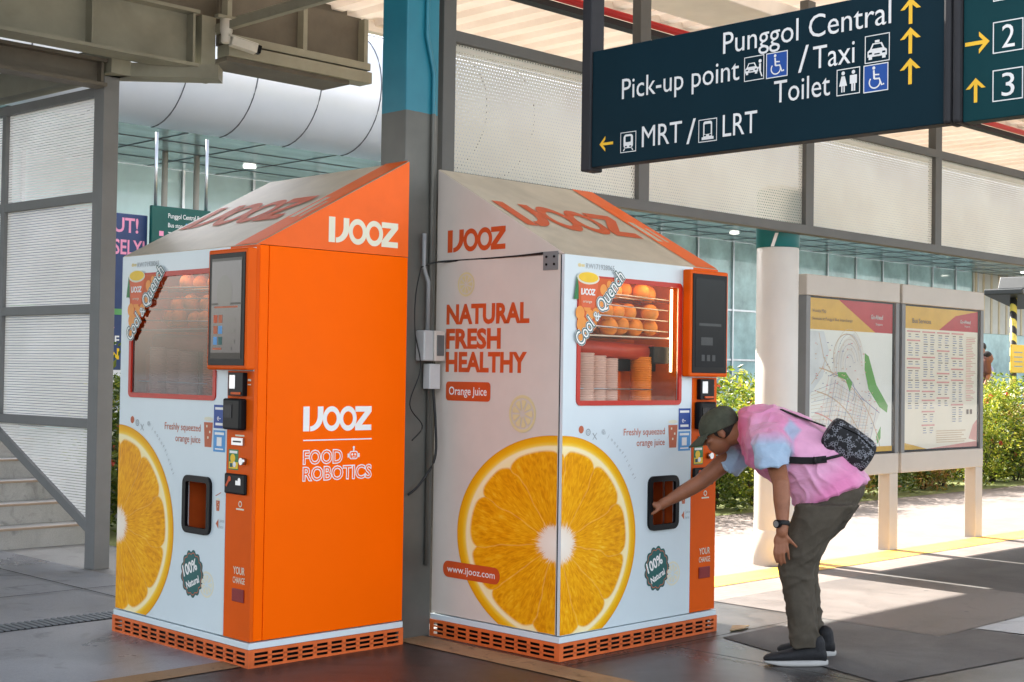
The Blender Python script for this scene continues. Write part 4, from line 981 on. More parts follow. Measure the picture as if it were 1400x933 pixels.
BV = 6.33
map_paper = M('map_paper', (.84, .86, .80), .25, var=.02); map_water = M('map_grey', (.70, .74, .74), .25); map_green = M('map_green', (.13, .38, .08), .25); map_road = M('map_road', (.62, .48, .33), .25)
map_red = M('map_red', (.50, .035, .05), .25); map_yel = M('map_yellow', (.72, .42, .06), .25); map_line = M('map_line', (.30, .32, .42), .25); map_pink = M('map_pink', (.70, .34, .30), .25); paper2 = M('list_paper', (.86, .80, .66), .25, var=.02); map_txt = M('map_text', (.12, .08, .06), .3)
def board(x0, x1, label, kind):
    T = empty('information_board', ((x0 + x1) / 2, BV, 0), 0, label, 'notice board', 'information boards by the walkway')
    h = (x1 - x0) / 2
    for s_ in ((-1, 1) if kind == 1 else (1,)): MB().mat(board_grey).box(s_ * (h - .07) - .07, s_ * (h - .07) + .07, -.055, .055, 0, .665).build('post', T, .006)
    MB().mat(board_grey).box(-h, h, -.06, .06, .665, .84).build('lower_panel', T, .008)
    MB().mat(board_grey).box(-h, h, -.06, .06, 2.14, 2.31).build('header', T, .008)
    for s_ in (-1, 1): MB().mat(frame_light).box(s_ * (h - .030) - .030, s_ * (h - .030) + .030, -.057, .057, .841, 2.139).build('frame_side', T, .004)
    MB().mat(black_rubber).box(-h + .06, h - .06, -.035, .035, .841, 2.139).build('case', T)
    a, b, c, d = -h + .085, h - .085, .86, 2.125; Wd = b - a
    sh = Sheet(); X = lambda t: a + t * Wd; Y = lambda t: c + t * (d - c)
    rg = random.Random(kind)
    if kind == 1:
        sh.rect(a, b, c, d, map_paper); sh.up(); sh.rect(a, b, Y(.80), d, map_yel); sh.poly([(X(.33), d), (X(1), d), (X(1), Y(.80)), (X(.78), Y(.80))], map_red); 
        sh.poly([(X(0), Y(.79)), (X(.16), Y(.79)), (X(.22), Y(.66)), (X(.15), Y(.5)), (X(.0), Y(.38))], map_water)
        lnd = M('map_land', (.76, .75, .70), .25)
        sh.poly([(X(.2), Y(.35)), (X(.28), Y(.62)), (X(.40), Y(.74)), (X(.52), Y(.79)), (X(.6), Y(.74)), (X(.63), Y(.6)), (X(.75), Y(.36)), (X(.86), Y(.28)), (X(.70), Y(.04)), (X(.0), Y(.04)), (X(0), Y(.22))], lnd)
        sh.poly([(X(.65), Y(.66)), (X(.70), Y(.64)), (X(.80), Y(.45)), (X(.95), Y(.31)), (X(.94), Y(.26)), (X(.84), Y(.30)), (X(.70), Y(.42)), (X(.65), Y(.55))], map_green); sh.poly([(X(.8), Y(.1)), (X(.86), Y(.17)), (X(.86), Y(.09)), (X(.82), Y(.05))], map_green)
        sh.up()
        arc = lambda cx, cy, r, a0, a1, k=1: [(X(cx + r * math.cos(math.radians(a0 + (a1 - a0) * i / 14))), Y(cy + k * r * math.sin(math.radians(a0 + (a1 - a0) * i / 14)))) for i in range(15)]
        for r in (.32, .46, .62, .80): sh.path(arc(-.02, -.22, r + .12, 82, 18, .85), .011, map_road if r != .46 else map_pink)
        for q in range(7): sh.path([(X(.18 + q * .09), Y(.06)), (X(.30 + q * .085), Y(.48 - q * .03))], .006, map_road if q % 2 else map_line)
        sh.path(arc(.43, .62, .16, 190, 20), .008, map_road); sh.path(arc(.33, .40, .2, 120, -30, .6), .008, map_line); sh.path([(X(.28), Y(.50)), (X(.40), Y(.52)), (X(.62), Y(.36)), (X(.84), Y(.26))], .008, map_line)
        sh.path([(X(.1), Y(.78)), (X(.16), Y(.62)), (X(.28), Y(.50))], .008, map_road); sh.path([(X(.02), Y(.45)), (X(.15), Y(.56)), (X(.18), Y(.62))], .006, map_road)
        sh.poly([(X(.32), Y(.53)), (X(.42), Y(.53)), (X(.50), Y(.46)), (X(.47), Y(.40)), (X(.42), Y(.48)), (X(.33), Y(.50))], map_green)
        for q in range(16): sh.path([(X(.02), Y(.40 - q * .022)), (X(.30), Y(.46 - q * .03)), (X(.66 + q * .004), Y(.34 - q * .018))], .0028, map_road if q % 3 else map_line)
        for q in range(15): sh.path([(X(.06 + q * .04), Y(.05)), (X(.22 + q * .037), Y(.50 - q * .012))], .0028, map_line if q % 2 else map_pink)
        for q in range(6): sh.path(arc(.46, .58, .05 + q * .026, 200, 10, 1.3), .003, map_road if q % 2 else map_line)
        for _ in range(170):
            x, y = rg.uniform(.05, .82), rg.uniform(.05, .72)
            if x + y * .5 < .95: sh.rect(X(x), X(x) + rg.uniform(.008, .03), Y(y), Y(y) + .007, (map_line, map_road, map_pink)[rg.randrange(3)])
        sh.rect(X(0), X(1), Y(.0), Y(.035), map_yel)
        sh.text('Vicinity Map', X(.02), Y(.91), .026, map_txt, .20); sh.text('Services at Punggol Bus Interchange', X(.02), Y(.86), .024, map_txt, .60)
        sh.text('Go-Ahead', X(.72), Y(.89), .036, ink_sign, .19, .012); sh.text('Singapore', X(.78), Y(.85), .018, ink_sign, .11)
    else:
        sh.rect(a, b, c, d, paper2); sh.up(); sh.rect(a, b, Y(.845), d, map_yel); sh.poly([(X(.68), Y(.955)), (X(1), d), (X(1), Y(.845)), (X(.45), Y(.845))], map_red)
        sh.poly([(X(0), Y(0)), (X(.3), Y(0)), (X(0), Y(.05))], map_yel); sh.poly([(X(.3), Y(0)), (X(1), Y(0)), (X(1), Y(.04))], map_pink); sh.poly([(X(1), Y(.04)), (X(.88), Y(.06)), (X(.94), Y(.16)), (X(1), Y(.2))], map_pink)
        for ci in range(4):
            y = .82
            while y > (.26, .14, .35, .26)[ci]:
                n = rg.randint(2, 9); sh.rect(X(.025 + ci * .198), X(.025 + ci * .198 + .175), Y(y), Y(y + .011), map_pink); y -= .018
                for k in range(n):
                    for e in (.02, .11): sh.rect(X(.025 + ci * .198 + e), X(.025 + ci * .198 + e + rg.uniform(.03, .06)), Y(y), Y(y + .006), map_line if k % 4 else map_txt)
                    y -= .0165
                y -= .012
        for k in range(38): sh.rect(X(.83), X(.83 + rg.uniform(.06, .14)), Y(.80 - k * .0125), Y(.805 - k * .0125), map_pink if k % 3 else map_road)
        sh.rect(X(.84), X(.87), Y(.24), Y(.275), map_txt); sh.rect(X(.89), X(.92), Y(.24), Y(.275), map_txt)
        for k in range(6): sh.rect(X(.42), X(.42 + rg.uniform(.3, .42)), Y(.12 - k * .016), Y(.127 - k * .016), map_road)
        sh.text('Bus Services', X(.09), Y(.885), .040, map_txt, .33, .004); sh.text('Go-Ahead', X(.74), Y(.905), .030, ink_sign, .2, .012); sh.text('Singapore', X(.80), Y(.88), .014, ink_sign, .11)
    sh.build('map_sheet' if kind == 1 else 'service_list', (0, -.0352, 0), (1, 0, 0), (0, 0, 1), T, .0008)
    pane = MB().mat(GLASS); pane.poly([(a - .012, -.050, c - .015), (b + .012, -.050, c - .015), (b + .012, -.050, d + .012), (a - .012, -.050, d + .012)]); pane.build('pane', T)
board(9.56, 11.005, 'grey information board holding a vicinity map with a long green island', 1)
board(11.05, 12.56, 'grey information board holding a list of bus services in small columns', 2)

# ------------------------------------------------------------------ station building in the background
cladding = M('station_cladding', (.66, .68, .72), .33, metal=.2, var=.04, scale=.7)
soffit_m = M('soffit_panel', (.42, .58, .57), .2, metal=.3, var=.3, scale=.8, stretch=(.5, 2, 1))
glass_wall = M('station_glass', (.66, .86, .85), .08, var=.25, scale=.35, coat=.3)  # pale base holds reflected sky and haze
glass_reflect_dark = M('station_glass_dark_reflect', (.36, .54, .53), .07, var=.40, scale=.9, coat=.5)  # mottled darker copy; tree reflections and haze put into the colour
T = empty('station_building', (20, 18.4, 0), 0, 'silver clad station building with a rounded edge, teal soffit and glass walls', 'building')
mb = MB().mat(cladding); n = 28; r = 1.02; zc = 6.05
for x0, x1 in ((-24, 60),):
    A = []; B = []
    for i in range(n + 1):
        a = math.radians(85 + 185 * i / n); A.append(mb.bm.verts.new((x0, r * math.cos(a), zc + r * math.sin(a)))); B.append(mb.bm.verts.new((x1, r * math.cos(a), zc + r * math.sin(a))))
    for i in range(n): mb.face([A[i], B[i], B[i + 1], A[i + 1]], True)
mb.build('rounded_fascia', T)
jm = M('joint_dark', (.13, .13, .14), .6); mb = MB().mat(jm)
for k in range(-6, 6):
    x = k * 1.17 + .55 - 8.6; pts = []
    for i in range(19):
        a = math.radians(95 + 175 * i / 18); pts.append((x, (r + .002) * math.cos(a), zc + (r + .002) * math.sin(a)))
    mb.tube(pts, .012, 5)
mb.box(-24, 60, -.12 - r * .08, -.08 - r * .08, zc + r - .01, zc + r + .005)
mb.build('panel_joint', T)
MB().mat(cladding).box(-24, 60, .1, .6, zc + r - .2, 7.12).box(-44, -12.6, .7, 1.2, zc + r - .2, 9.9).build('upper_wall_sunblock', T)  # tall left part added out of view to block sun near the stairs
MB().mat(soffit_m).box(-24, 60, .0, 6, 5.03, 5.10).build('soffit', T)
mb = MB().mat(jm)
for k in range(60): mb.box(-24 + k * 1.4, -23.985 + k * 1.4, .02, 3.58, 5.020, 5.029)
for y in (.9, 1.8, 2.7): mb.box(-24, 60, y, y + .015, 5.020, 5.0285)
mb.build('soffit_joint', T)
dl = M('downlight_lit', (1, .95, .85), .4, var=0, emit=1)
for x in (-6.0, 8.2, 24): MB().mat(dl).tube([(x, 2.2, 5.0), (x, 2.2, 5.028)], .11, 16).build('downlight', T)
MB().mat(glass_wall).box(-24, -1.5, 3.6, 3.7, .45, 5.02).build('glass_wall', T)
MB().mat(glass_reflect_dark).box(-1.5, 23.2, 3.6, 3.7, .45, 5.02).build('glass_wall', T)
mb = MB().mat(steel)
for k in range(32): x = -23 + k * 1.5; mb.box(x, x + .05, 3.54, 3.598, .45, 5.02)
for z in (3.2, 1.9): mb.box(-24, 23.2, 3.56, 3.597, z, z + .05)
mb.build('glazing_bar', T)
stripe = MB().mat(M('cream_wall', (.62, .58, .50), .5, var=.08, scale=2))
stripe.box(23.2, 60, 3.55, 3.75, 3.05, 5.02); stripe.mat(M('cream_stripe', (.62, .50, .32), .5))
for k in range(60): stripe.box(23.3 + k * .55, 23.42 + k * .55, 3.53, 3.552, 3.05, 5.02)
stripe.build('cream_wall', T)
MB().mat(glass_reflect_dark).box(23.2, 60, 3.6, 3.7, .45, 3.05).build('glass_wall', T)
for x, nm in ((12.15, 'left'), (12.75, 'right')):
    o = MB().mat(board_grey).tube([(x, 20.3, .45), (x, 20.3, 5.03)], .05, 10).build('steel_pole'); tag(o, 'thin steel pole under the station soffit, ' + nm + ' of the pair', 'pole', 'steel poles under the soffit')

# posters and the far green sign on the left
T = empty('poster_panel', (8.0, 15, .2), 0, 'dark blue poster panel with pink capital letters beside the stair screen', 'poster')
navy = M('poster_navy', (.035, .06, .15), .4, var=.1); pink = M('poster_pink', (.80, .30, .45), .4)
MB().mat(navy).box(-1.5, .75, -.02, .04, .6, 3.10).build('panel', T, .01)
for x in (-1.3, .6): MB().mat(steel).box(x, x + .06, -.015, .03, 0, .6).build('leg', T)
sh = Sheet(); sh.text('UT!', .31, 2.88, .165, pink, .31, .02); sh.text('SELY!', .31, 2.62, .165, pink, .40, .02)
sh.rect(-1.4, .72, 1.9, 1.97, M('poster_green', (.12, .35, .12), .4)); sh.up(); sh.text('OF', .23, 1.55, .10, ink_white, .17, .02); sh.text('IN', .23, 1.38, .12, ink_yellow, .17, .03)
sh.poly([(.2, 1.85), (.34, 1.75), (.30, 1.66), (.2, 1.62)], pink); sh.rect(.15, .72, .65, 1.25, ink_white); sh.up(); sh.rect(.2, .40, .80, 1.10, ink_grey); sh.rect(.2, .6, 1.15, 1.17, ink_grey)
sh.build('lettering', (0, -.021, 0), (1, 0, 0), (0, 0, 1), T)
T = empty('direction_sign', (9.1, 14.9, 2.9), 0, 'small far green sign pointing to Punggol Central Road, behind the left machine roof', 'sign')
grn = M('sign_green', (.006, .085, .07), .4)
MB().mat(grn).box(-.36, .45, -.03, .03, -.10, .52).build('panel', T, .004)
for x in (-.3, .4): MB().mat(steel).tube([(x, 0, .52), (x, 0, 1.4)], .02, 8).build('hanger', T)
sh = Sheet(); sh.text('Punggol Central Road', -.14, .385, .055, ink_sign, .52, .01); sh.text('Bus stop', -.14, .275, .05, ink_sign, .2, .01)
for i, mm in enumerate((ink_lightblue, ink_lightblue, ink_sign, ink_sign, ink_sign)): sh.rect(.10 + i * .062, .15 + i * .062, .27, .335, mm)
sh.text('Taxi', -.14, .165, .05, ink_sign, .12, .01); sh.rect(-.26, -.20, .16, .22, pink); sh.text('Toilet', -.14, .06, .05, ink_sign, .16, .01)
sh.build('lettering', (0, -.031, 0), (1, 0, 0), (0, 0, 1), T)

# ------------------------------------------------------------------ hedge shrubs (individual plants)
leafm = [leaf_mat('leaf_yellow_green', [(.06, .11, .012), (.16, .23, .015), (.32, .36, .03), (.46, .42, .06)], .4),
         leaf_mat('leaf_green', [(.035, .07, .012), (.07, .12, .015), (.14, .19, .025), (.24, .26, .04)], .35),
         leaf_mat('leaf_reddish', [(.10, .12, .02), (.22, .22, .03), (.40, .16, .06), (.30, .30, .05)], .35)]
flower_red = leaf_mat('flower_red', [(.50, .04, .02), (.62, .10, .05)], .3); stem_m = M('stem_bark', (.07, .055, .04), .8, var=.2)
def leaf_cloud(rg, n, rx, ry, z0, z1, size):
    bm = bmesh.new()
    clumps = []
    for _ in range(34):
        a = rg.uniform(0, 2 * PI); q = math.sqrt(rg.random()); z = rg.uniform(z0, z1) ; k = 1 - .35 * abs((z - z0) / (z1 - z0) - .55) * 2
        clumps.append((Vector((rx * k * q * math.cos(a), ry * k * q * math.sin(a), z)), rg.uniform(.07, .17)))
    for _ in range(n):
        c, cr = clumps[rg.randrange(len(clumps))]
        p = c + Vector((rg.gauss(0, 1), rg.gauss(0, 1), rg.gauss(0, .8))) * cr
        L = size * rg.uniform(.6, 1.25); wd = L * rg.uniform(.32, .48)
        d = Vector((rg.gauss(0, 1), rg.gauss(0, 1), rg.gauss(.25, .7))).normalized(); s_ = d.cross(Vector((rg.gauss(0, 1), rg.gauss(0, 1), rg.gauss(0, 1)))).normalized(); nn = s_.cross(d) * L * .12
        bm.faces.new([bm.verts.new(q) for q in (p, p + d * L * .4 + s_ * wd / 2 + nn, p + d * L, p + d * L * .4 - s_ * wd / 2 + nn)])
    return bm
def shrub_meshes(seed, mat, size, n):
    rg = random.Random(seed)
    bm = leaf_cloud(rg, n, .43, .43, .10, 1.28, size); me = bpy.data.meshes.new('foliage'); bm.to_mesh(me); bm.free(); me.materials.append(mat)
    mb = MB().mat(stem_m)
    for _ in range(7):
        a = rg.uniform(0, 2 * PI); q = rg.uniform(.1, .32)
        mb.tube([(.03 * math.cos(a), .03 * math.sin(a), 0), (q * .5 * math.cos(a), q * .5 * math.sin(a), .35), (q * math.cos(a + .3), q * math.sin(a + .3), .85)], [.014, .010, .005], 6)
    so_ = mb.build('stems'); st = so_.data; bpy.data.objects.remove(so_)
    bf = bmesh.new()
    for _ in range(9):
        a = rg.uniform(0, 2 * PI); c = Vector((.42 * math.cos(a) * rg.uniform(.6, 1.1), .42 * math.sin(a) * rg.uniform(.6, 1.1), rg.uniform(.45, 1.3)))
        for _ in range(26):
            d = Vector((rg.gauss(0, 1), rg.gauss(0, 1), rg.gauss(.4, 1))).normalized(); p = c + d * .035; s_ = d.orthogonal().normalized() * .011; t_ = d.cross(s_)
            bf.faces.new([bf.verts.new(q) for q in (p - s_, p + t_, p + s_, p - t_)])
    fl = bpy.data.meshes.new('flowers'); bf.to_mesh(fl); bf.free(); fl.materials.append(flower_red)
    return me, st, fl
SH = [shrub_meshes(11, leafm[0], .085, 2400), shrub_meshes(12, leafm[1], .08, 2600), shrub_meshes(13, leafm[2], .085, 2300), shrub_meshes(14, leafm[0], .075, 2800)]
kinds = ['bright yellow green shrub', 'dark green shrub', 'reddish green shrub', 'dense yellow shrub']
def shrub(x, y, z, v, k, label, group, flowers=True):
    T = empty('flowering_shrub', (x, y, z), random.uniform(0, 6), label, 'shrub', group); T.scale = (k * random.uniform(.95, 1.15), k * random.uniform(.95, 1.1), k)
    a, b, c = SH[v]
    link('foliage', a, T); link('stems', b, T)
    if flowers: link('flowers', c, T)
xs = []; x = 10.9; i = 0
while x < 27:
    for row, yy in (('front', 9.55), ('back', 10.55)):
        v = (0, 2, 3, 1)[random.randrange(4)] if row == 'front' else (1, 0, 3)[random.randrange(3)]
        xx, y_ = x + random.uniform(-.2, .2) + (.4 if row == 'back' else 0), yy + random.uniform(-.15, .15)
        # where it stands, in words one can find
        d = (Vector((xx, y_, 0)))
        px = 700 + 1922.3 * d.dot(RX) / d.dot(-RZ)
        where = 'between the machine and the pillar' if px < 1045 else 'behind the map board' if px < 1215 else 'behind the bus service board' if px < 1340 else 'right of the boards'
        xs.append((xx, y_, v, row, where)); 
    x += .78
for n_, (xx, y_, v, row, where) in enumerate(xs):
    shrub(xx, y_, 0, v, (.90 if row == 'front' else 1.03) * random.uniform(.92, 1.12), kinds[v] + ' in the ' + row + ' hedge row ' + where, 'flowering shrubs of the hedge, ' + kinds[v] + ' ' + row + ' ' + where)
for i, (xx, y_, v, k, lb) in enumerate(((6.6, 11.3, 1, 1.15, 'dark green shrub squeezed between the stair screen post and the left machine'), (7.25, 12.4, 3, 1.0, 'yellow green shrub behind the stair screen post, taller than its dark neighbour'), (7.6, 9.2, 1, 1.2, 'dark leafy shrub seen through the narrow gap beside the column'), (8.3, 9.9, 0, 1.1, 'yellow shrub seen through the narrow gap beside the column'))):
    shrub(xx, y_, 0, v, k, lb, None)

# striped pole, yellow notice and little roof at the far right
T = empty('striped_pole', (23.1, 11.0, 0), 0, 'black and yellow striped pole carrying a yellow notice and a dark lamp hood, far right', 'pole')
sm = bpy.data.materials.new('hazard_stripes'); sm.use_nodes = True; t = sm.node_tree
s_ = t.nodes.new('ShaderNodeSeparateXYZ'); t.links.new(t.nodes.new('ShaderNodeTexCoord').outputs['Object'], s_.inputs[0])
k = math_node(t, 'GREATER_THAN', math_node(t, 'FRACT', math_node(t, 'MULTIPLY', math_node(t, 'ADD', s_.outputs[2], s_.outputs[0]), 4)), .5)
t.links.new(ramp(t, k, [(0, (.02, .02, .02)), (1, (.75, .62, .12))]), t.nodes['Principled BSDF'].inputs['Base Color'])
MB().mat(sm).tube([(0, 0, 0), (0, 0, 2.95)], .06, 10).build('shaft', T)
MB().mat(ink_yellow).box(-.25, .25, -.09, -.07, 1.62, 2.10).build('notice', T, .004)
sh = Sheet(); [sh.rect(-.16, .16, 1.72 + i * .08, 1.74 + i * .08, ink_grey) for i in range(4)]; sh.build('notice_print', (0, -.0905, 0), (1, 0, 0), (0, 0, 1), T)
MB().mat(M('hood_dark', (.05, .055, .055), .4)).prism([(-.3, -.3, 2.95), (.9, -.3, 2.75), (.9, .4, 2.75), (-.3, .4, 2.95)], (0, 0, .10)).prism([(.0, -.2, 3.06), (.9, -.2, 2.86), (.9, .3, 2.86), (.0, .3, 3.06)], (0.1, 0, .22)).build('hood', T, .02)

# ------------------------------------------------------------------ people
def at(x, y, dep):
    """pixel of the photo at a distance along the view, as a point in the room"""
    f_ = Vector((.70616, .70805, 0)); d = -RZ + RX * (x - 700) / 1922.3 - RY * (y - 466.5) / 1922.3
    return CAMP + d * (dep / d.dot(f_))
RT = Vector((.70805, -.70616, 0)); FW = Vector((.70616, .70805, 0)); UPV = Vector((0, 0, 1))
from mathutils import noise as mnoise
def folds(me, along, fa, fc, amp, seed=0, where=None):
    """creases in cloth: ridged noise drawn out along one direction"""
    al = Vector(along).normalized(); c1 = al.orthogonal().normalized(); c2 = al.cross(c1)
    nr = [v.normal.copy() for v in me.vertices]
    for v, n_ in zip(me.vertices, nr):
        p = v.co; q = Vector((p.dot(al) * fa + seed, p.dot(c1) * fc, p.dot(c2) * fc)); q += Vector((0, mnoise.noise(p * 5), mnoise.noise(p * 5 + Vector((7, 0, 0))))) * .6
        k = 1 - 2 * abs(mnoise.noise(q)); k2 = mnoise.noise(q * 2.3)
        v.co = p + n_ * amp * (k * k * (1 if k > 0 else -1) * .8 - .35 + k2 * .4) * (where(p) if where else 1)
class Body:
    def __init__(s): s.bm = bmesh.new()
    def ring_loft(s, rings, n=20, cap=True):
        """rings: (centre, axis a with radius, axis b with radius)"""
        R_ = []
        for c, a, b in rings: R_.append([s.bm.verts.new(c + a * math.cos(2 * PI * k / n) + b * math.sin(2 * PI * k / n)) for k in range(n)])
        for A, B in zip(R_, R_[1:]):
            for k in range(n): s.bm.faces.new([A[k], A[(k + 1) % n], B[(k + 1) % n], B[k]])
        if cap: s.bm.faces.new(R_[0][::-1]); s.bm.faces.new(R_[-1])
        return s
    def limb(s, pts, n=14, flat=1, side=None):
        """pts: (point, radius); round capsule chain with closed round ends"""
        P = [p for p, r in pts]; rings = []
        ref = side or FW
        for i, (p, r) in enumerate(pts):
            d = (P[min(i + 1, len(P) - 1)] - P[max(i - 1, 0)]).normalized(); a = (ref - d * ref.dot(d)).normalized(); b = d.cross(a)
            if i == 0:
                for k in (.95, .6): rings.append((p - d * r * k, a * r * math.sqrt(1 - k * k), b * r * flat * math.sqrt(1 - k * k)))
            rings.append((p, a * r, b * r * flat))
            if i == len(pts) - 1:
                for k in (.6, .95): rings.append((p + d * r * k, a * r * math.sqrt(1 - k * k), b * r * flat * math.sqrt(1 - k * k)))
        return s.ring_loft(rings, n)
    def ell(s, c, ax, ay, az, sub=3):
        g = bmesh.ops.create_icosphere(s.bm, subdivisions=sub, radius=1)
        for v in g['verts']: v.co = c + ax * v.co.x + ay * v.co.y + az * v.co.z
        return s
    def build(s, name, m, parent, voxel=.008, smooth=4, origin=None, disp=None, post=None):
        bmesh.ops.recalc_face_normals(s.bm, faces=s.bm.faces)
        me = bpy.data.meshes.new(name); s.bm.to_mesh(me); s.bm.free(); o = link(name, me)
        if voxel:
            r_ = o.modifiers.new('r', 'REMESH'); r_.mode = 'VOXEL'; r_.voxel_size = voxel; r_.use_smooth_shade = True
            if smooth: q = o.modifiers.new('s', 'SMOOTH'); q.iterations = smooth; q.factor = .5
            if disp:
                tx = bpy.data.textures.new(name, 'CLOUDS'); tx.noise_scale = disp[1]; tx.noise_depth = 2
                d_ = o.modifiers.new('d', 'DISPLACE'); d_.texture = tx; d_.strength = disp[0]; d_.mid_level = .5; d_.texture_coords = 'GLOBAL'
            dg = bpy.context.evaluated_depsgraph_get(); dg.update(); nm = bpy.data.meshes.new_from_object(o.evaluated_get(dg)); o.modifiers.clear(); o.data = nm; bpy.data.meshes.remove(me); nm.name = name
        if post: post(o.data)
        for p in o.data.polygons: p.use_smooth = True
        o.data.materials.clear(); 
        for q in (m if isinstance(m, list) else [m]): o.data.materials.append(q)
        if parent:
            o.parent = parent; o.matrix_parent_inverse = Matrix.Translation(-parent.location)
        return o
skin = M('skin_tan', (.27, .108, .056), .48, var=.16, scale=16, bump=.12, bscale=140)
def person_main():
    base = at(1095, 905, 7.35); base.z = 0
    T = empty('person', base, 0, 'man in a pink shirt and green cap bending to reach into the right machine', 'person')
    F = (RT * -.975 + FW * .22).normalized(); Ls = (RT * -.22 - FW * .975).normalized()      # facing, and his left (near) side
    b = Body()
    HC = at(984, 590, 7.72); f = (F * .90 - UPV * .44).normalized(); u = (UPV - f * UPV.dot(f)).normalized(); s_ = Ls
    b.ell(HC + u * .025 - f * .01, f * .098, s_ * .078, u * .098)              # skull
    b.ell(HC + f * .030 - u * .045, f * .066, s_ * .058, u * .075)              # face and jaw
    b.ell(HC + f * .052 - u * .092, f * .028, s_ * .030, u * .024, 2)           # chin
    b.limb([(HC + f * .088 + u * .012, .010), (HC + f * .108 - u * .022, .016)], 10, side=s_)      # nose
    b.ell(HC + f * .098 - u * .027, f * .012, s_ * .020, u * .010, 2)
    b.ell(HC + f * .082 + u * .022, f * .016, s_ * .050, u * .010, 2)           # brow
    b.ell(HC + f * .086 - u * .060, f * .012, s_ * .024, u * .006, 2); b.ell(HC + f * .083 - u * .073, f * .012, s_ * .022, u * .007, 2)     # lips
    for k in (1, -1):
        b.ell(HC + f * .070 + s_ * .042 * k - u * .025, f * .022, s_ * .020, u * .018, 2)      # cheek
        b.ell(HC - f * .012 + s_ * .076 * k - u * .012, (f * .9 + u * .2) * .022, s_ * .010, u * .034, 2)  # ear
    NB = at(1020, 588, 7.66)
    b.limb([(HC - f * .040 - u * .05, .056), (NB * .5 + (HC - f * .05 - u * .04) * .5, .058), (NB, .066)], 14, side=s_)
    ch = at(1062, 605, 7.60); be = at(1115, 635, 7.52); pe = at(1138, 670, 7.45)
    b.limb([(NB, .07), (ch, .12), (be, .125), (pe, .12)], 16, side=s_)          # torso under the shirt
    # near arm (his left): hangs down, hand on the knee
    sA = at(1052, 600, 7.42); eA = at(1068, 662, 7.20); wA = at(1070, 716, 7.145)
    b.limb([(ch, .09), (sA, .050), (sA * .45 + eA * .55, .052), (eA, .044), (eA * .6 + wA * .4, .044), (wA, .030), (at(1069, 728, 7.14), .031)], 14, side=s_)
    pk = at(1068, 740, 7.14)
    b.ell(pk, RT * .040, FW * .019, (UPV * 1) * .048, 3)
    def finger(pts, r0): 
        q = [at(*p) for p in pts]; b.limb([(c, r0 * (1 - .13 * i)) for i, c in enumerate(q)], 10, side=FW)
    finger([(1061, 746, 7.135), (1059, 755, 7.13), (1060, 763, 7.135), (1062, 769, 7.145)], .0105)
    finger([(1066, 747, 7.13), (1065, 758, 7.125), (1066, 767, 7.135), (1068, 773, 7.145)], .011)
    finger([(1071, 746, 7.13), (1071, 757, 7.125), (1072, 766, 7.135), (1074, 771, 7.145)], .011)
    finger([(1075, 743, 7.135), (1077, 752, 7.13), (1078, 760, 7.135), (1079, 765, 7.145)], .010)
    finger([(1073, 731, 7.135), (1079, 738, 7.13), (1085, 744, 7.135), (1089, 748, 7.145)], .012)
    # far arm (his right): reaches into the bin
    sB = at(1020, 608, 7.86); eB = at(957, 660, 7.80); wB = at(912, 686, 7.78)
    b.limb([(ch, .09), (sB, .064), (sB * .5 + eB * .5, .054), (eB, .045), (eB * .55 + wB * .45, .042), (wB, .029), (at(906, 689, 7.78), .030)], 14, side=s_)
    b.ell(at(899, 692, 7.785), RT * .044 - UPV * .012, FW * .030, UPV * .020 + RT * .006, 3)
    for p in ([(893, 689, 7.77), (886, 690, 7.77), (881, 695, 7.775)], [(893, 692, 7.785), (885, 694, 7.785), (880, 700, 7.79)], [(893, 695, 7.80), (886, 698, 7.80), (882, 703, 7.80)], [(895, 697, 7.81), (889, 701, 7.815), (886, 705, 7.815)], [(902, 695, 7.76), (896, 700, 7.755), (891, 703, 7.755)]): finger(p, .0115)
    b.build('body', skin, T, .0055, 5)
    # eyes
    ey = MB().mat(M('eye_white', (.6, .58, .55), .25)); 
    for k in (1, -1): ey.ball(HC + f * .083 + s_ * .032 * k + u * .002 - T.location, .011, sub=2)
    ey.mat(ink_black)
    for k in (1, -1): ey.ball(HC + f * .0925 + s_ * .033 * k + u * .001 - T.location, .0045, sub=1)
    ey.build('eyes', T)
    # hair: a short dark fringe below the cap
    h = Body(); h.ell(HC + u * .020 - f * .020, f * .096, s_ * .083, u * .088); h.ell(HC - f * .055 - u * .006, f * .045, s_ * .066, u * .045)
    h.build('hair', M('hair_dark', (.022, .018, .016), .6, var=.3, scale=60, bump=.4, bscale=160), T, .006, 2)
    # cap
    c = Body(); u2 = (u * .96 + f * .05).normalized()
    rings = []
    for i in range(9):
        a = PI / 2 * i / 8; k = math.cos(a) if i < 8 else .02
        rings.append((HC + u * (.030 + .098 * math.sin(a)) - f * .008 - f * .012 * math.sin(a), f * .116 * k ** .72, s_ * .097 * k ** .72))
    rings.insert(0, (HC + u * .004 - f * .008, f * .117, s_ * .097)); c.ring_loft(rings, 28)
    capm = M('cap_green', (.062, .068, .046), .85, var=.22, scale=30, bump=.3, bscale=240)
    cp = c.build('cap', capm, T, .0045, 2)
    bb = bmesh.new(); g = []
    for i in range(9):
        t_ = i / 8; row = []
        for j in range(13):
            q = j / 6 - 1; wd = .088 * (1 - .28 * t_ * t_); ext = .085 + .105 * t_ * (1 - .42 * q * q) - .035 * q * q
            row.append(bb.verts.new(HC + f * ext + s_ * wd * q + u * (.022 - .022 * t_ - .012 * t_ * t_ - .022 * q * q * (.45 + .55 * t_)) - T.location))
        g.append(row)
    for A_, B_ in zip(g, g[1:]):
        for j in range(12): bb.faces.new([A_[j], A_[j + 1], B_[j + 1], B_[j]]).smooth = True
    me = bpy.data.meshes.new('brim'); bb.to_mesh(me); bb.free(); me.materials.append(capm); bo = link('brim', me, cp); bo.matrix_parent_inverse = Matrix.Translation(T.location)
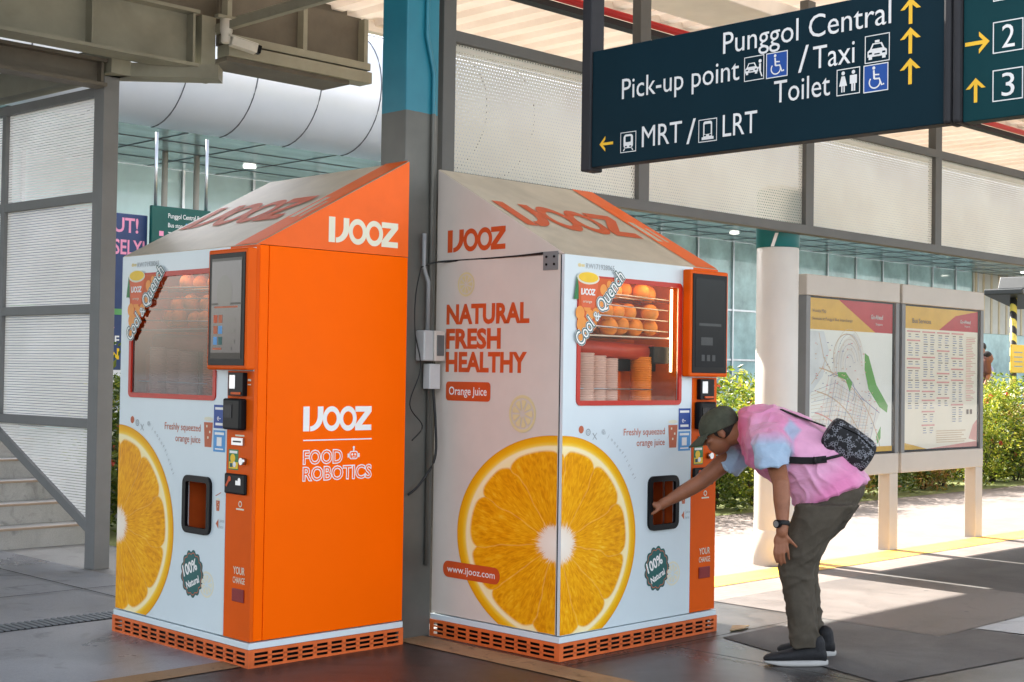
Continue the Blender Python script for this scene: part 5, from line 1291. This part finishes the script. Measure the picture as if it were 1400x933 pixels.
    sm_ = bo.modifiers.new('s', 'SOLIDIFY'); sm_.thickness = .005
    MB().mat(capm).ball(HC + u * .130 - f * .018 - T.location, .009, sub=2).build('button', cp)
    # shirt
    sh_ = Body()
    def rg_(pa, pb, dep, ra, ea=0, eb=0):
        A, B = at(*pa, dep + ea), at(*pb, dep + eb); c_ = (A + B) / 2; return (c_, Ls * ra, (A - B) / 2)
    sh_.ring_loft([rg_((1009, 563), (1012, 606), 7.67, .075), rg_((1014, 559), (1016, 617), 7.66, .105), rg_((1030, 555), (1022, 634), 7.64, .18), rg_((1056, 555), (1036, 646), 7.61, .215), rg_((1095, 566), (1058, 661), 7.57, .205), rg_((1135, 590), (1078, 678), 7.52, .19), rg_((1166, 620), (1086, 691), 7.47, .19), rg_((1189, 652), (1092, 692), 7.44, .193), rg_((1191, 657), (1093, 694), 7.44, .18)], 30)
    sl0 = at(1047, 588, 7.44)
    sh_.ring_loft([(at(1042, 577, 7.54), Ls * .10, RT * .085 + UPV * .03), (at(1051, 592, 7.41), Ls * .102, RT * .098 + UPV * .02), (at(1055, 612, 7.32), Ls * .100, RT * .096 + UPV * .012), (at(1057, 637, 7.255), Ls * .094, RT * .092 + UPV * .010)], 24)
    ad_ = (at(990, 640, 7.84) - at(1024, 608, 7.84)).normalized(); an_ = ad_.cross(Ls).normalized()
    sh_.ring_loft([(at(1030, 602, 7.80), Ls * .095, an_ * .10), (at(1016, 615, 7.87), Ls * .086, an_ * .090), (at(1003, 627, 7.86), Ls * .083, an_ * .084), (at(992, 637, 7.85), Ls * .082, an_ * .082)], 24)
    def shirt_mat():
        m = bpy.data.materials.new('shirt_pink'); m.use_nodes = True; t = m.node_tree; bs = t.nodes['Principled BSDF']; bs.inputs['Roughness'].default_value = .75; bs.inputs['Sheen Weight'].default_value = .2
        vc = t.nodes.new('ShaderNodeVertexColor'); vc.layer_name = 'dye'
        n = t.nodes.new('ShaderNodeTexNoise'); n.inputs['Scale'].default_value = 7; n.inputs['Detail'].default_value = 4
        x = t.nodes.new('ShaderNodeMix'); x.data_type = 'RGBA'; x.blend_type = 'MULTIPLY'; x.inputs[0].default_value = 1
        t.links.new(vc.outputs[0], x.inputs[6]); t.links.new(ramp(t, n.outputs[0], [(.3, (.88, .86, .88)), (.7, (1.05, 1.05, 1.05))]), x.inputs[7])
        t.links.new(x.outputs[2], bs.inputs['Base Color']); 
        bp = t.nodes.new('ShaderNodeBump'); bp.inputs['Strength'].default_value = .35; bp.inputs['Distance'].default_value = .02
        wv = t.nodes.new('ShaderNodeTexNoise'); wv.inputs['Scale'].default_value = 9; wv.inputs['Distortion'].default_value = 1.5
        t.links.new(wv.outputs[0], bp.inputs['Height']); t.links.new(bp.outputs[0], bs.inputs['Normal']); return m
    def dye(me):
        """the dye pattern of the cloth: pink, light blue sleeves and a blue side patch, hot pink yoke"""
        ca = me.color_attributes.new('dye', 'FLOAT_COLOR', 'POINT')
        pinkc, hot, blue = Vector((.68, .20, .40)), Vector((.68, .10, .22)), Vector((.33, .46, .60))
        a0, a1 = at(1052, 580, 7.38), at(1058, 640, 7.26); b0, b1 = at(1020, 610, 7.87), at(994, 634, 7.85); sp = at(1082, 588, 7.42); nk = at(1012, 590, 7.66)
        for i, v in enumerate(me.vertices):
            p = v.co; c_ = pinkc.copy()
            c_ = c_.lerp(Vector((.74, .36, .54)), max(0, min(1, .5 + 1.3 * mnoise.noise(p * 4.5)))) ; dh = max(0, 1 - (p - nk).length / .22); c_ = c_.lerp(hot, min(1, dh * 1.6))
            for q0, q1, rad in ((a0, a1, .14), (b0, b1, .115)):
                d = q1 - q0; t_ = (p - q0).dot(d) / d.length_squared; off = (p - q0 - d * t_).length
                if off < rad and t_ > -.2: c_ = c_.lerp(blue, max(0, min(1, (t_ - .20) * 2.6)) * max(0, min(1, (rad - off) * 60)))
            px_ = (p - sp); ds = abs(px_.dot(RT)) * 1.0 + abs(px_.dot(UPV)) * .9
            if px_.dot(FW) < .12: c_ = c_.lerp(blue, .85 * max(0, min(1, (.062 - ds) * 40)))
            ca.data[i].color = (*c_, 1)
    shirt = sh_.build('shirt', shirt_mat(), T, .006, 3, post=lambda me: (folds(me, RT * .55 - UPV * .8 + FW * .1, 3.0, 8.5, .016, 1), folds(me, RT * .9 + UPV * .45, 3.5, 11, .009, 5), dye(me)))
    sx = Sheet(); sx.rect(-.018, .018, -.010, .010, ink_black); pz = at(1110, 681, 7.24)
    # trousers
    tr = Body()
    tr.ring_loft([rg_((1180, 655), (1090, 683), 7.45, .17), rg_((1182, 672), (1087, 696), 7.45, .178), rg_((1172, 695), (1086, 706), 7.44, .172)], 26)
    def leg(dx, dep, rows, ra):
        rings = []
        for (xa, xb, y), r_ in zip(rows, ra): rings.append(rg_((xb + dx, y), (xa + dx, y), dep + .0, r_))
        tr.ring_loft(rings, 20)
    rowsN = [(1088, 1172, 690), (1083, 1158, 708), (1076, 1142, 728), (1069, 1128, 748), (1064, 1117, 768), (1065, 1112, 785), (1070, 1113, 805), (1074, 1116, 830), (1077, 1118, 855), (1078, 1120, 874), (1079, 1120, 885)]
    leg(0, 7.265, rowsN, [.10, .115, .108, .10, .094, .088, .083, .08, .078, .076, .074])
    leg(6, 7.56, [(a, b_, y - 7 if y > 740 else y) for a, b_, y in rowsN], [.10, .112, .105, .098, .092, .086, .081, .078, .076, .074, .072])
    tro = tr.build('trousers', M('trousers_olive', (.072, .060, .044), .9, var=.18, scale=9, bump=.5, bscale=22), T, .007, 4, post=lambda me: (folds(me, RT * .75 + FW * .2 - UPV * .35, 2.2, 7.5, .011, 3), folds(me, RT + UPV * .6, 2.5, 14, .008, 9)))
    pkt = Body(); q0 = at(1112, 712, 7.175)
    # shoes
    def shoe(heel, toe, dep):
        A, B = at(*heel, dep), at(*toe, dep); A.z = B.z = 0; d = (B - A).normalized(); n = d.cross(UPV); L = (B - A).length
        up_ = Body(); rr = []
        for t_, wd, hh in ((.03, .030, .055), (.10, .038, .085), (.25, .040, .092), (.42, .041, .082), (.60, .046, .060), (.80, .046, .045), (.93, .036, .034), (.99, .018, .020)):
            rr.append((A + d * L * t_ + UPV * (.021 + hh * .5), n * wd, UPV * hh * .5))
        up_.ring_loft(rr, 18); up_.limb([(A + d * L * .16 + UPV * .08, .040), (A + d * L * .18 + UPV * .12, .042)], 12, side=n)
        o_ = up_.build('shoe', M('shoe_black', (.018, .018, .02), .7, var=.2, scale=50, bump=.3, bscale=200), T, .005, 2)
        so2 = Body(); out = []
        for zz, g_ in ((.001, .96), (.009, 1.0), (.020, 1.0), (.025, .93)):
            out.append((zz, g_))
        n_ = 26; Rr = []
        for zz, g_ in out:
            lp = []
            for k in range(n_):
                a = 2 * PI * k / n_; t_ = .5 + .505 * math.cos(a); wd = .046 + .008 * math.cos(a); z_ = zz + (.010 * max(0, t_ - .8) * 5 if zz < .02 else .004 * max(0, .3 - t_) * 6)
                lp.append(so2.bm.verts.new(A + d * L * (.5 + (t_ - .5) * g_) + n * wd * g_ * math.sin(a) + UPV * z_))
            Rr.append(lp)
        for P_, Q_ in zip(Rr, Rr[1:]):
            for k in range(n_): so2.bm.faces.new([P_[k], P_[(k + 1) % n_], Q_[(k + 1) % n_], Q_[k]])
        so2.bm.faces.new(Rr[0][::-1]); so2.bm.faces.new(Rr[-1])
        s2 = so2.build('sole', M('sole_pale', (.42, .41, .39), .6), None, 0)
        s2.parent = o_
    shoe((1132, 911), (1043, 911), 7.27); shoe((1143, 894), (1062, 894), 7.52)
    # watch
    wt = Body(); d_ = (wA - eA).normalized(); a_ = (FW - d_ * FW.dot(d_)).normalized(); b_ = d_.cross(a_)
    wt.ring_loft([(wA - d_ * .012, a_ * .0345, b_ * .0345), (wA - d_ * .010, a_ * .0365, b_ * .0365), (wA + d_ * .010, a_ * .0365, b_ * .0365), (wA + d_ * .012, a_ * .0345, b_ * .0345)], 20)
    wo_ = wt.build('watch_strap', black_rubber, None, 0)
    W2 = empty('wrist_watch', wA, 0, 'black wrist watch on the hanging arm of the bending man', 'watch')
    wo_.parent = W2; wo_.matrix_parent_inverse = Matrix.Translation(-wA)
    q = (-RT * .8 - FW * .6).normalized(); dial = MB().mat(black_plastic).tube([q * .028, q * .048], .021, 20).mat(frame_light).tube([q * .0475, q * .0495], .016, 20).build('watch_dial', W2)
    # waist bag and its strap
    bagm = bpy.data.materials.new('bag_print'); bagm.use_nodes = True; t = bagm.node_tree; bs = t.nodes['Principled BSDF']; bs.inputs['Roughness'].default_value = .8
    vr = t.nodes.new('ShaderNodeTexVoronoi'); vr.feature = 'DISTANCE_TO_EDGE'; vr.inputs['Scale'].default_value = 90; vr.inputs['Randomness'].default_value = 1
    n = t.nodes.new('ShaderNodeTexNoise'); n.inputs['Scale'].default_value = 30; tcb = t.nodes.new('ShaderNodeTexCoord')
    t.links.new(tcb.outputs['Object'], vr.inputs['Vector']); t.links.new(tcb.outputs['Object'], n.inputs['Vector'])
    k = math_node(t, 'MULTIPLY', math_node(t, 'LESS_THAN', vr.outputs[0], .09), math_node(t, 'GREATER_THAN', n.outputs[0], .50))
    t.links.new(ramp(t, k, [(0, (.008, .008, .010)), (1, (.22, .23, .26))]), bs.inputs['Base Color'])
    BC = at(1160, 609, 7.40); ax = (RT * .86 - UPV * .50).normalized(); ay = (FW * .85 - UPV * .0 + RT * .2).normalized(); ay = (ay - ax * ay.dot(ax)).normalized(); az = ax.cross(ay)
    if az.z < 0: az = -az
    bg_ = Body(); rr = []
    for t_, k1, k2 in ((-1, .62, .62), (-.93, .86, .86), (-.7, .98, 1), (0, 1, 1), (.7, .97, 1), (.93, .84, .86), (1, .6, .62)):
        n_ = 26; c_ = BC + ax * .137 * t_; lp = []
        rr.append((c_ - az * .010 * t_, ay * .055 * k2, az * .098 * k1))
    def sq(bm): pass
    bg_.ring_loft(rr, 26)
    B2 = empty('waist_bag', BC, 0, 'black bag with white doodle print slung on the back of the bending man', 'bag')
    o = bg_.build('pouch', bagm, None, .007, 2); o.parent = B2; o.matrix_parent_inverse = Matrix.Translation(-BC)
    st = MB().mat(M('strap_black', (.010, .010, .011), .7)); P_ = [at(1078, 629, 7.355), at(1095, 630, 7.335), at(1112, 630, 7.315), at(1130, 628, 7.31)]
    for p_, q_ in zip(P_, P_[1:]): st.bar(p_ - BC, q_ - BC, .006, .036, up=(0, 0, 1))
    st.tube([at(1112, 630, 7.312) - BC, at(1116, 630, 7.310) - BC], .020, 8); st.tube([at(1124, 629, 7.31) - BC, at(1152, 622, 7.33) - BC], .008, 8)
    P_ = [at(1128, 583, 7.44), at(1112, 577, 7.47), at(1090, 569, 7.50), at(1068, 560, 7.55)]
    for p_, q_ in zip(P_, P_[1:]): st.bar(p_ - BC, q_ - BC, .030, .006)
    st.build('strap', B2)
    zp = MB().mat(black_plastic); zp.tube([BC + ax * (-.115) + az * .062 - ay * .044 - BC, az * .076 - ay * .040, ax * .10 + az * .058 - ay * .044], .003, 6); zp.build('zip', B2)
    return T
person_main()

def small_person(loc, rz, shirt, legs, label, bag=False):
    T = empty('person', loc, rz, label, 'person'); Lx = Vector((0, 1, 0)); X = Vector((1, 0, 0)); L0 = Vector(loc)
    def B_(): return Body()
    def fin(b, nm, m, vx=.012):
        o = b.build(nm, m, None, vx, 3); o.parent = T; return o
    b = B_(); b.ell(Vector((0.01, 0, 1.58)), X * .10, Lx * .078, UPV * .12); b.ell(Vector((.10, 0, 1.57)), X * .022, Lx * .015, UPV * .02, 2)
    for k in (1, -1): b.ell(Vector((0, .078 * k, 1.575)), X * .02, Lx * .01, UPV * .03, 2)
    b.limb([(Vector((0, 0, 1.5)), .052), (Vector((-.01, 0, 1.38)), .06), (Vector((0, 0, 1.0)), .11)], side=X)
    for k in (1, -1):
        b.limb([(Vector((0, .15 * k, 1.36)), .05), (Vector((-.02 + .03 * k, .21 * k, 1.1)), .042), (Vector((.08 + .05 * k, .22 * k, .86)), .03)], side=X)
        b.ell(Vector((.10 + .05 * k, .22 * k, .80)), X * .022, Lx * .018, UPV * .05, 2)
        for j in range(4): b.limb([(Vector((.085 + .05 * k + j * .012, .22 * k, .77)), .007), (Vector((.09 + .05 * k + j * .012, .215 * k, .71)), .006)], 6, side=X)
        b.limb([(Vector((.12 + .05 * k, .20 * k, .80)), .008), (Vector((.14 + .05 * k, .195 * k, .75)), .007)], 6, side=X)
        b.limb([(Vector((.0, .09 * k, .9)), .07), (Vector((.02 * k, .09 * k, .1)), .04)], side=X)
    fin(b, 'body', skin, .010)
    h = B_(); h.ell(Vector((-.012, 0, 1.625)), X * .105, Lx * .085, UPV * .09); fin(h, 'hair', MATS['hair_dark'])
    s_ = B_(); s_.ring_loft([(Vector((0, 0, 1.46)), X * .07, Lx * .10), (Vector((0, 0, 1.40)), X * .115, Lx * .19), (Vector((.01, 0, 1.2)), X * .13, Lx * .19), (Vector((0, 0, .92)), X * .13, Lx * .17)])
    for k in (1, -1): s_.limb([(Vector((0, .15 * k, 1.37)), .075), (Vector((-.01 + .02 * k, .20 * k, 1.18)), .065)], side=X)
    fin(s_, 'shirt', shirt)
    t_ = B_(); t_.ring_loft([(Vector((0, 0, 1.0)), X * .12, Lx * .165), (Vector((0, 0, .84)), X * .125, Lx * .17)])
    for k in (1, -1): t_.limb([(Vector((0, .09 * k, .86)), .09), (Vector((.03 * k, .09 * k, .5)), .07), (Vector((.05 * k - .02, .09 * k, .08)), .055)], side=X)
    fin(t_, 'trousers', legs)
    f_ = B_()
    for k in (1, -1): f_.ring_loft([(Vector((-.06 + .05 * k, .09 * k, .05)), Lx * .035, UPV * .045), (Vector((.05 + .05 * k, .09 * k, .045)), Lx * .042, UPV * .04), (Vector((.17 + .05 * k, .09 * k, .03)), Lx * .03, UPV * .025)])
    fin(f_, 'shoes', black_rubber)
    if bag:
        bb = MB().mat(black_rubber).bar((.13, -.12, 1.38), (.14, .14, .95), .012, .04).build('strap', T)
    return T
small_person((23.4, 11.75, .45), math.radians(160), M('shirt_brown', (.14, .06, .045), .8), M('trousers_navy', (.03, .04, .09), .8), 'far man in a brown shirt standing beyond the hedge at the right edge', True)
small_person((23.85, 11.85, .30), math.radians(-60), M('shirt_pale_blue', (.38, .40, .62), .8), M('trousers_pale', (.45, .43, .42), .8), 'far person in a pale blue top half hidden behind the yellow notice')

# ------------------------------------------------------------------ small litter on the floor
o = MB().mat(M('straw_pale', (.55, .53, .48), .5)).tube([(3.99, 5.18, .010), (4.10, 5.10, .010)], .005, 8).build('drinking_straw'); tag(o, 'pale drinking straw lying on the dark floor below the orange machine', 'straw')
o = MB().mat(M('leaf_dry', (.35, .25, .14), .7)).prism([(6.68, 4.88, .006), (6.78, 4.86, .010), (6.90, 4.90, .007), (6.80, 4.95, .012)], (0, 0, .006)).build('dry_leaf'); tag(o, 'dry brown leaf lying by the base corner of the white machine', 'leaf')
